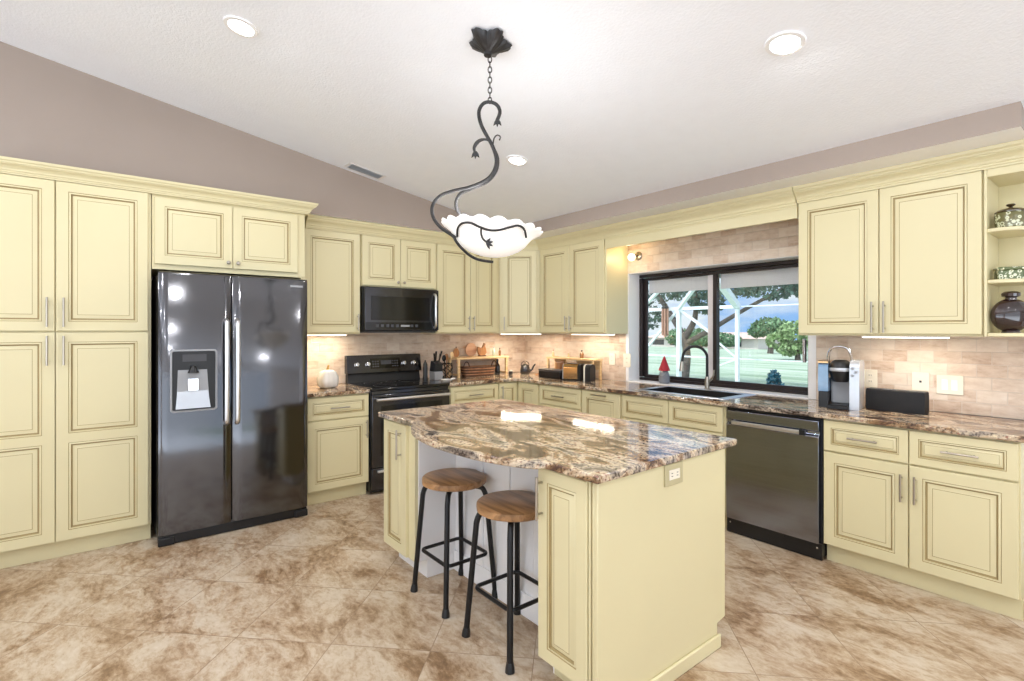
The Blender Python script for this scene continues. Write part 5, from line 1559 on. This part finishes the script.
M['leaf_teal'] = simple('shrub_leaf', srgb(36, 96, 116), 0.6, var=0.3, scale=9)
M['bark'] = simple('bark', srgb(92, 84, 80), 0.9, var=0.3, scale=8)
M['cage_white'] = simple('white_aluminium', srgb(222, 230, 234), 0.4, var=0.02)
M['roof_tile'] = simple('pink_roof', srgb(206, 178, 168), 0.8, var=0.1, scale=2)
M['house_wall'] = simple('house_stucco', srgb(214, 206, 204), 0.8, var=0.04)
GZ = lambda y: -0.15 - 0.0195 * (y - 0.3)
mb = MB()
ys = [0.25, 10, 30, 60, 90, 200]
V = [(x, y, GZ(y)) for y in ys for x in (-160, 60)]
mb.add(V, [(2 * i, 2 * i + 1, 2 * i + 3, 2 * i + 2) for i in range(len(ys) - 1)])
tag(mb.build('garden_lawn', 'lawn'), kind='structure')

def leaves(cl, n_, size, seed, mb):
    """cl: list of (x,y,z, rx,ry,rz) clumps filled with small leaf blades."""
    rnd = np.random.default_rng(seed)
    for (x, y, z, a, b_, c, w_) in cl:
        k = int(n_ * w_)
        d = rnd.normal(size=(k, 3)); d /= np.linalg.norm(d, axis=1)[:, None]
        rr = rnd.uniform(0.45, 1.0, size=(k, 1)) ** 0.6
        p_ = np.array([x, y, z]) + d * rr * np.array([a, b_, c])
        u = rnd.normal(size=(k, 3)); u /= np.linalg.norm(u, axis=1)[:, None]
        v_ = np.cross(u, rnd.normal(size=(k, 3))); v_ /= np.linalg.norm(v_, axis=1)[:, None] + 1e-9
        s = size * rnd.uniform(0.6, 1.4, size=(k, 1))
        q = np.stack([p_ - u * s, p_ + v_ * s * 0.6, p_ + u * s, p_ - v_ * s * 0.6], axis=1).reshape(-1, 3)
        mb.add([tuple(t_) for t_ in q], [(4 * i, 4 * i + 1, 4 * i + 2, 4 * i + 3) for i in range(k)])
def tree(name, label, loc, trunk, cl, n_, size, mat, seed, group=None):
    o = thing(name, label, 'tree', loc, 0, group)
    for pts, r_ in trunk:
        mb = MB(); sp = smooth_path(pts, 4); mb.tube(sp, [r_[0] + (r_[1] - r_[0]) * i / (len(sp) - 1) for i in range(len(sp))], 9)
        mb.build('trunk' if pts[0][2] <= 0.01 else 'branch', 'bark', o)
    mb = MB(); leaves(cl, n_, size, seed, mb); mb.build('foliage', mat, o)
    return o
# big oak overhanging the view
ox, oy = -5.6, 12.0
tree('garden_oak_tree', 'large spreading oak tree behind the pool enclosure', (ox, oy, GZ(oy)),
     [([(0, 0, 0), (0.1, 0, 0.9), (0.0, 0, 1.5), (-0.5, 0.1, 2.2), (-1.3, 0.2, 3.2)], (0.16, 0.08)),
      ([(0.0, 0, 1.3), (0.9, 0, 1.75), (1.8, 0, 2.25), (2.6, 0.1, 2.7), (3.8, 0.1, 3.3)], (0.10, 0.04)),
      ([(0.0, 0, 1.5), (0.3, 0.2, 2.2), (0.2, 0.4, 3.2)], (0.13, 0.06))],
     [(-1.6, 0, 3.5, 1.5, 1.5, 0.75, 1), (0.2, 0.3, 3.6, 1.3, 1.5, 0.85, 1), (1.7, 0, 3.5, 1.2, 1.4, 0.7, 1), (3.0, 0.0, 3.35, 1.1, 1.3, 0.65, 1), (4.4, 0.2, 3.3, 1.2, 1.4, 0.65, 0.9),
      (-1.9, 0.4, 2.3, 0.7, 0.8, 0.5, 0.35), (0.6, 0.5, 2.7, 0.6, 0.6, 0.35, 0.25), (-3.0, 0, 3.2, 1.1, 1.2, 0.8, 0.6)], 1150, 0.085, 'leaf_dark', 3)
tree('garden_tree', 'round green tree in the middle distance in front of the far house', (-22.6, 55, GZ(55)),
     [([(0, 0, 0), (0.1, 0, 1.0), (0, 0, 2.0)], (0.35, 0.2))],
     [(0, 0, 3.0, 2.0, 1.8, 1.1, 1), (-1.4, 0, 2.6, 1.1, 1.2, 0.8, 0.5), (1.4, 0, 2.6, 1.3, 1.2, 0.8, 0.5)], 900, 0.22, 'leaf_mid', 4)
tree('garden_tree', 'light green bushy tree at the right edge of the window view', (-12.6, 38, GZ(38)),
     [([(0, 0, 0), (0, 0, 0.8), (0.1, 0, 1.4)], (0.22, 0.12))],
     [(0, 0, 2.0, 1.5, 1.4, 1.1, 1), (-1.3, -0.2, 1.5, 1.0, 1.0, 0.7, 0.6), (1.1, 0, 1.6, 1.1, 1.0, 0.8, 0.6), (-0.4, -0.4, 0.9, 1.1, 0.9, 0.6, 0.5), (1.2, 0.6, 2.7, 1.1, 1.1, 0.8, 0.5)], 800, 0.16, 'leaf_light', 5)
tree('garden_tree', 'low dark hedge-like tree at the left end of the far house', (-44.0, 76, GZ(76)),
     [([(0, 0, 0), (0, 0, 0.8), (0, 0, 1.4)], (0.3, 0.2))],
     [(0, 0, 1.8, 3.0, 2.0, 1.6, 1), (4, 0, 1.4, 3.0, 2.0, 1.2, 1), (-4, 0, 1.8, 3.0, 2.0, 1.6, 1)], 700, 0.28, 'leaf_mid', 6)
sh = thing('garden_shrub', 'teal pointed shrub just outside the right pane of the window', 'shrub', (1.62, 3.0, GZ(3.0)))
mb = MB(); leaves([(0, 0, 0.45, 0.30, 0.28, 0.30, 1), (0.02, 0, 0.72, 0.20, 0.18, 0.22, 0.7), (0.0, 0, 0.92, 0.08, 0.08, 0.18, 0.4), (0.25, 0.05, 0.50, 0.16, 0.15, 0.14, 0.5)], 900, 0.03, 9, mb); mb.build('foliage', 'leaf_teal', sh)
mb = MB(); mb.tube([(0, 0, 0), (0, 0, 0.6)], [0.03, 0.015], 8); mb.build('stem', 'bark', sh)

# far house
hs = thing('far_house', 'long pale house with a low pinkish roof across the lawn', 'house', (-47.2, 80, GZ(80)))
mb = MB(); mb.box(-11, 11, 0, 8, 0, 1.75); mb.build('wall', 'house_wall', hs)
mb = MB()
V = [(-11.8, -0.8, 1.70), (11.8, -0.8, 1.70), (11.8, 8.8, 1.70), (-11.8, 8.8, 1.70), (-8.0, 4, 2.75), (8.0, 4, 2.75)]
mb.add(V, [(0, 1, 5, 4), (1, 2, 5), (2, 3, 4, 5), (3, 0, 4), (0, 3, 2, 1)]); mb.build('roof', 'roof_tile', hs)
for k in range(5):
    mb = MB(); mb.box(-9.5 + 3.8 * k, -7.0 + 3.8 * k, -0.06, -0.001, 0.35, 1.35); mb.build('window', 'darkgrey', hs)

# pool enclosure: aluminium posts, beams and braces
pe = thing('pool_enclosure', 'white aluminium pool enclosure frame on the lawn side of the window', 'enclosure', (0, 5, GZ(5)))
PB = -GZ(5)
def beam(a, b_, t, name):
    a, b_ = Vector(a), Vector(b_)
    d_ = (b_ - a).normalized()
    u = Vector((0, 1, 0)) if abs(d_.y) < 0.8 else Vector((1, 0, 0))
    s_ = d_.cross(u).normalized(); u = s_.cross(d_).normalized()
    V = [p_ + s_ * i * t / 2 + u * j * t / 2 for p_ in (a, b_) for i, j in ((-1, -1), (1, -1), (1, 1), (-1, 1))]
    V = [(x, y - 5, z + PB) for x, y, z in V]
    mb = MB(); mb.add(V, [(0, 1, 2, 3), (7, 6, 5, 4), (0, 4, 5, 1), (1, 5, 6, 2), (2, 6, 7, 3), (3, 7, 4, 0)])
    mb.build(name, 'cage_white', pe)
g5 = GZ(5) + 0.002
NA, NB, EZ = -1.16, 0.055, 1.85
for x in (-3.4, NA, NB, 2.3): beam((x, 5, g5), (x, 5, EZ + 0.02), 0.075 if x != NB else 0.06, 'post')
beam((-3.4, 5, EZ), (NA, 5, EZ), 0.07, 'beam'); beam((NA, 5, EZ), (NB, 5, EZ), 0.06, 'beam'); beam((NB, 5, EZ), (2.3, 5, EZ), 0.02, 'beam')
beam((-3.4, 5, 0.90), (NA, 5, 0.90), 0.035, 'chair_rail'); beam((NA, 5, 0.90), (NB, 5, 0.90), 0.03, 'chair_rail'); beam((NB, 5, 0.90), (2.3, 5, 0.90), 0.02, 'chair_rail')
beam((NA, 5, EZ), (NA - 0.9, 5.0, 0.92), 0.045, 'brace'); beam((NA, 5, EZ), (NB - 0.5, 5, 1.35), 0.045, 'brace')
beam((NB, 5, 0.90), (NB - 0.45, 5, 1.25), 0.028, 'brace'); beam((NB, 5, 0.90), (NB - 0.5, 5, 0.70), 0.028, 'brace')
beam((NB, 5, EZ), (0.90, 2.9, 2.12), 0.095, 'rafter'); beam((NA, 5, EZ), (0.55, 2.9, 2.12), 0.055, 'rafter'); beam((-2.1, 5, EZ), (-0.05, 2.9, 2.12), 0.05, 'rafter'); beam((-3.2, 5, EZ), (-0.7, 2.9, 2.12), 0.05, 'rafter')
beam((-3.4, 2.9, 2.12), (2.3, 2.9, 2.12), 0.07, 'beam')
wc = thing('wind_chime', 'copper wind chime with black top hanging from the pool enclosure beam', 'wind chime', (-1.38, 4.85, 1.965))
mb = MB(); mb.lathe([(0.075, -0.11), (0.075, -0.09), (0.035, -0.05), (0.045, -0.02), (0.02, 0.0), (0.004, 0.03)], 16); mb.build('cap', 'ironblack', wc)
mb = MB(); mb.tube([(0, 0, 0.03), (0, 0.03, 0.06)], 0.006, 6); mb.build('hanger', 'ironblack', wc)
for k in range(6):
    a = 2 * PI * k / 6
    mb = MB(); mb.tube([(0.055 * math.cos(a), 0.055 * math.sin(a), -0.112), (0.055 * math.cos(a), 0.055 * math.sin(a), -0.62 - 0.03 * (k % 3))], 0.022, 8); mb.build('tube', simple('copper_tube', srgb(170, 128, 108), 0.4, 0.3, var=0.1), wc)
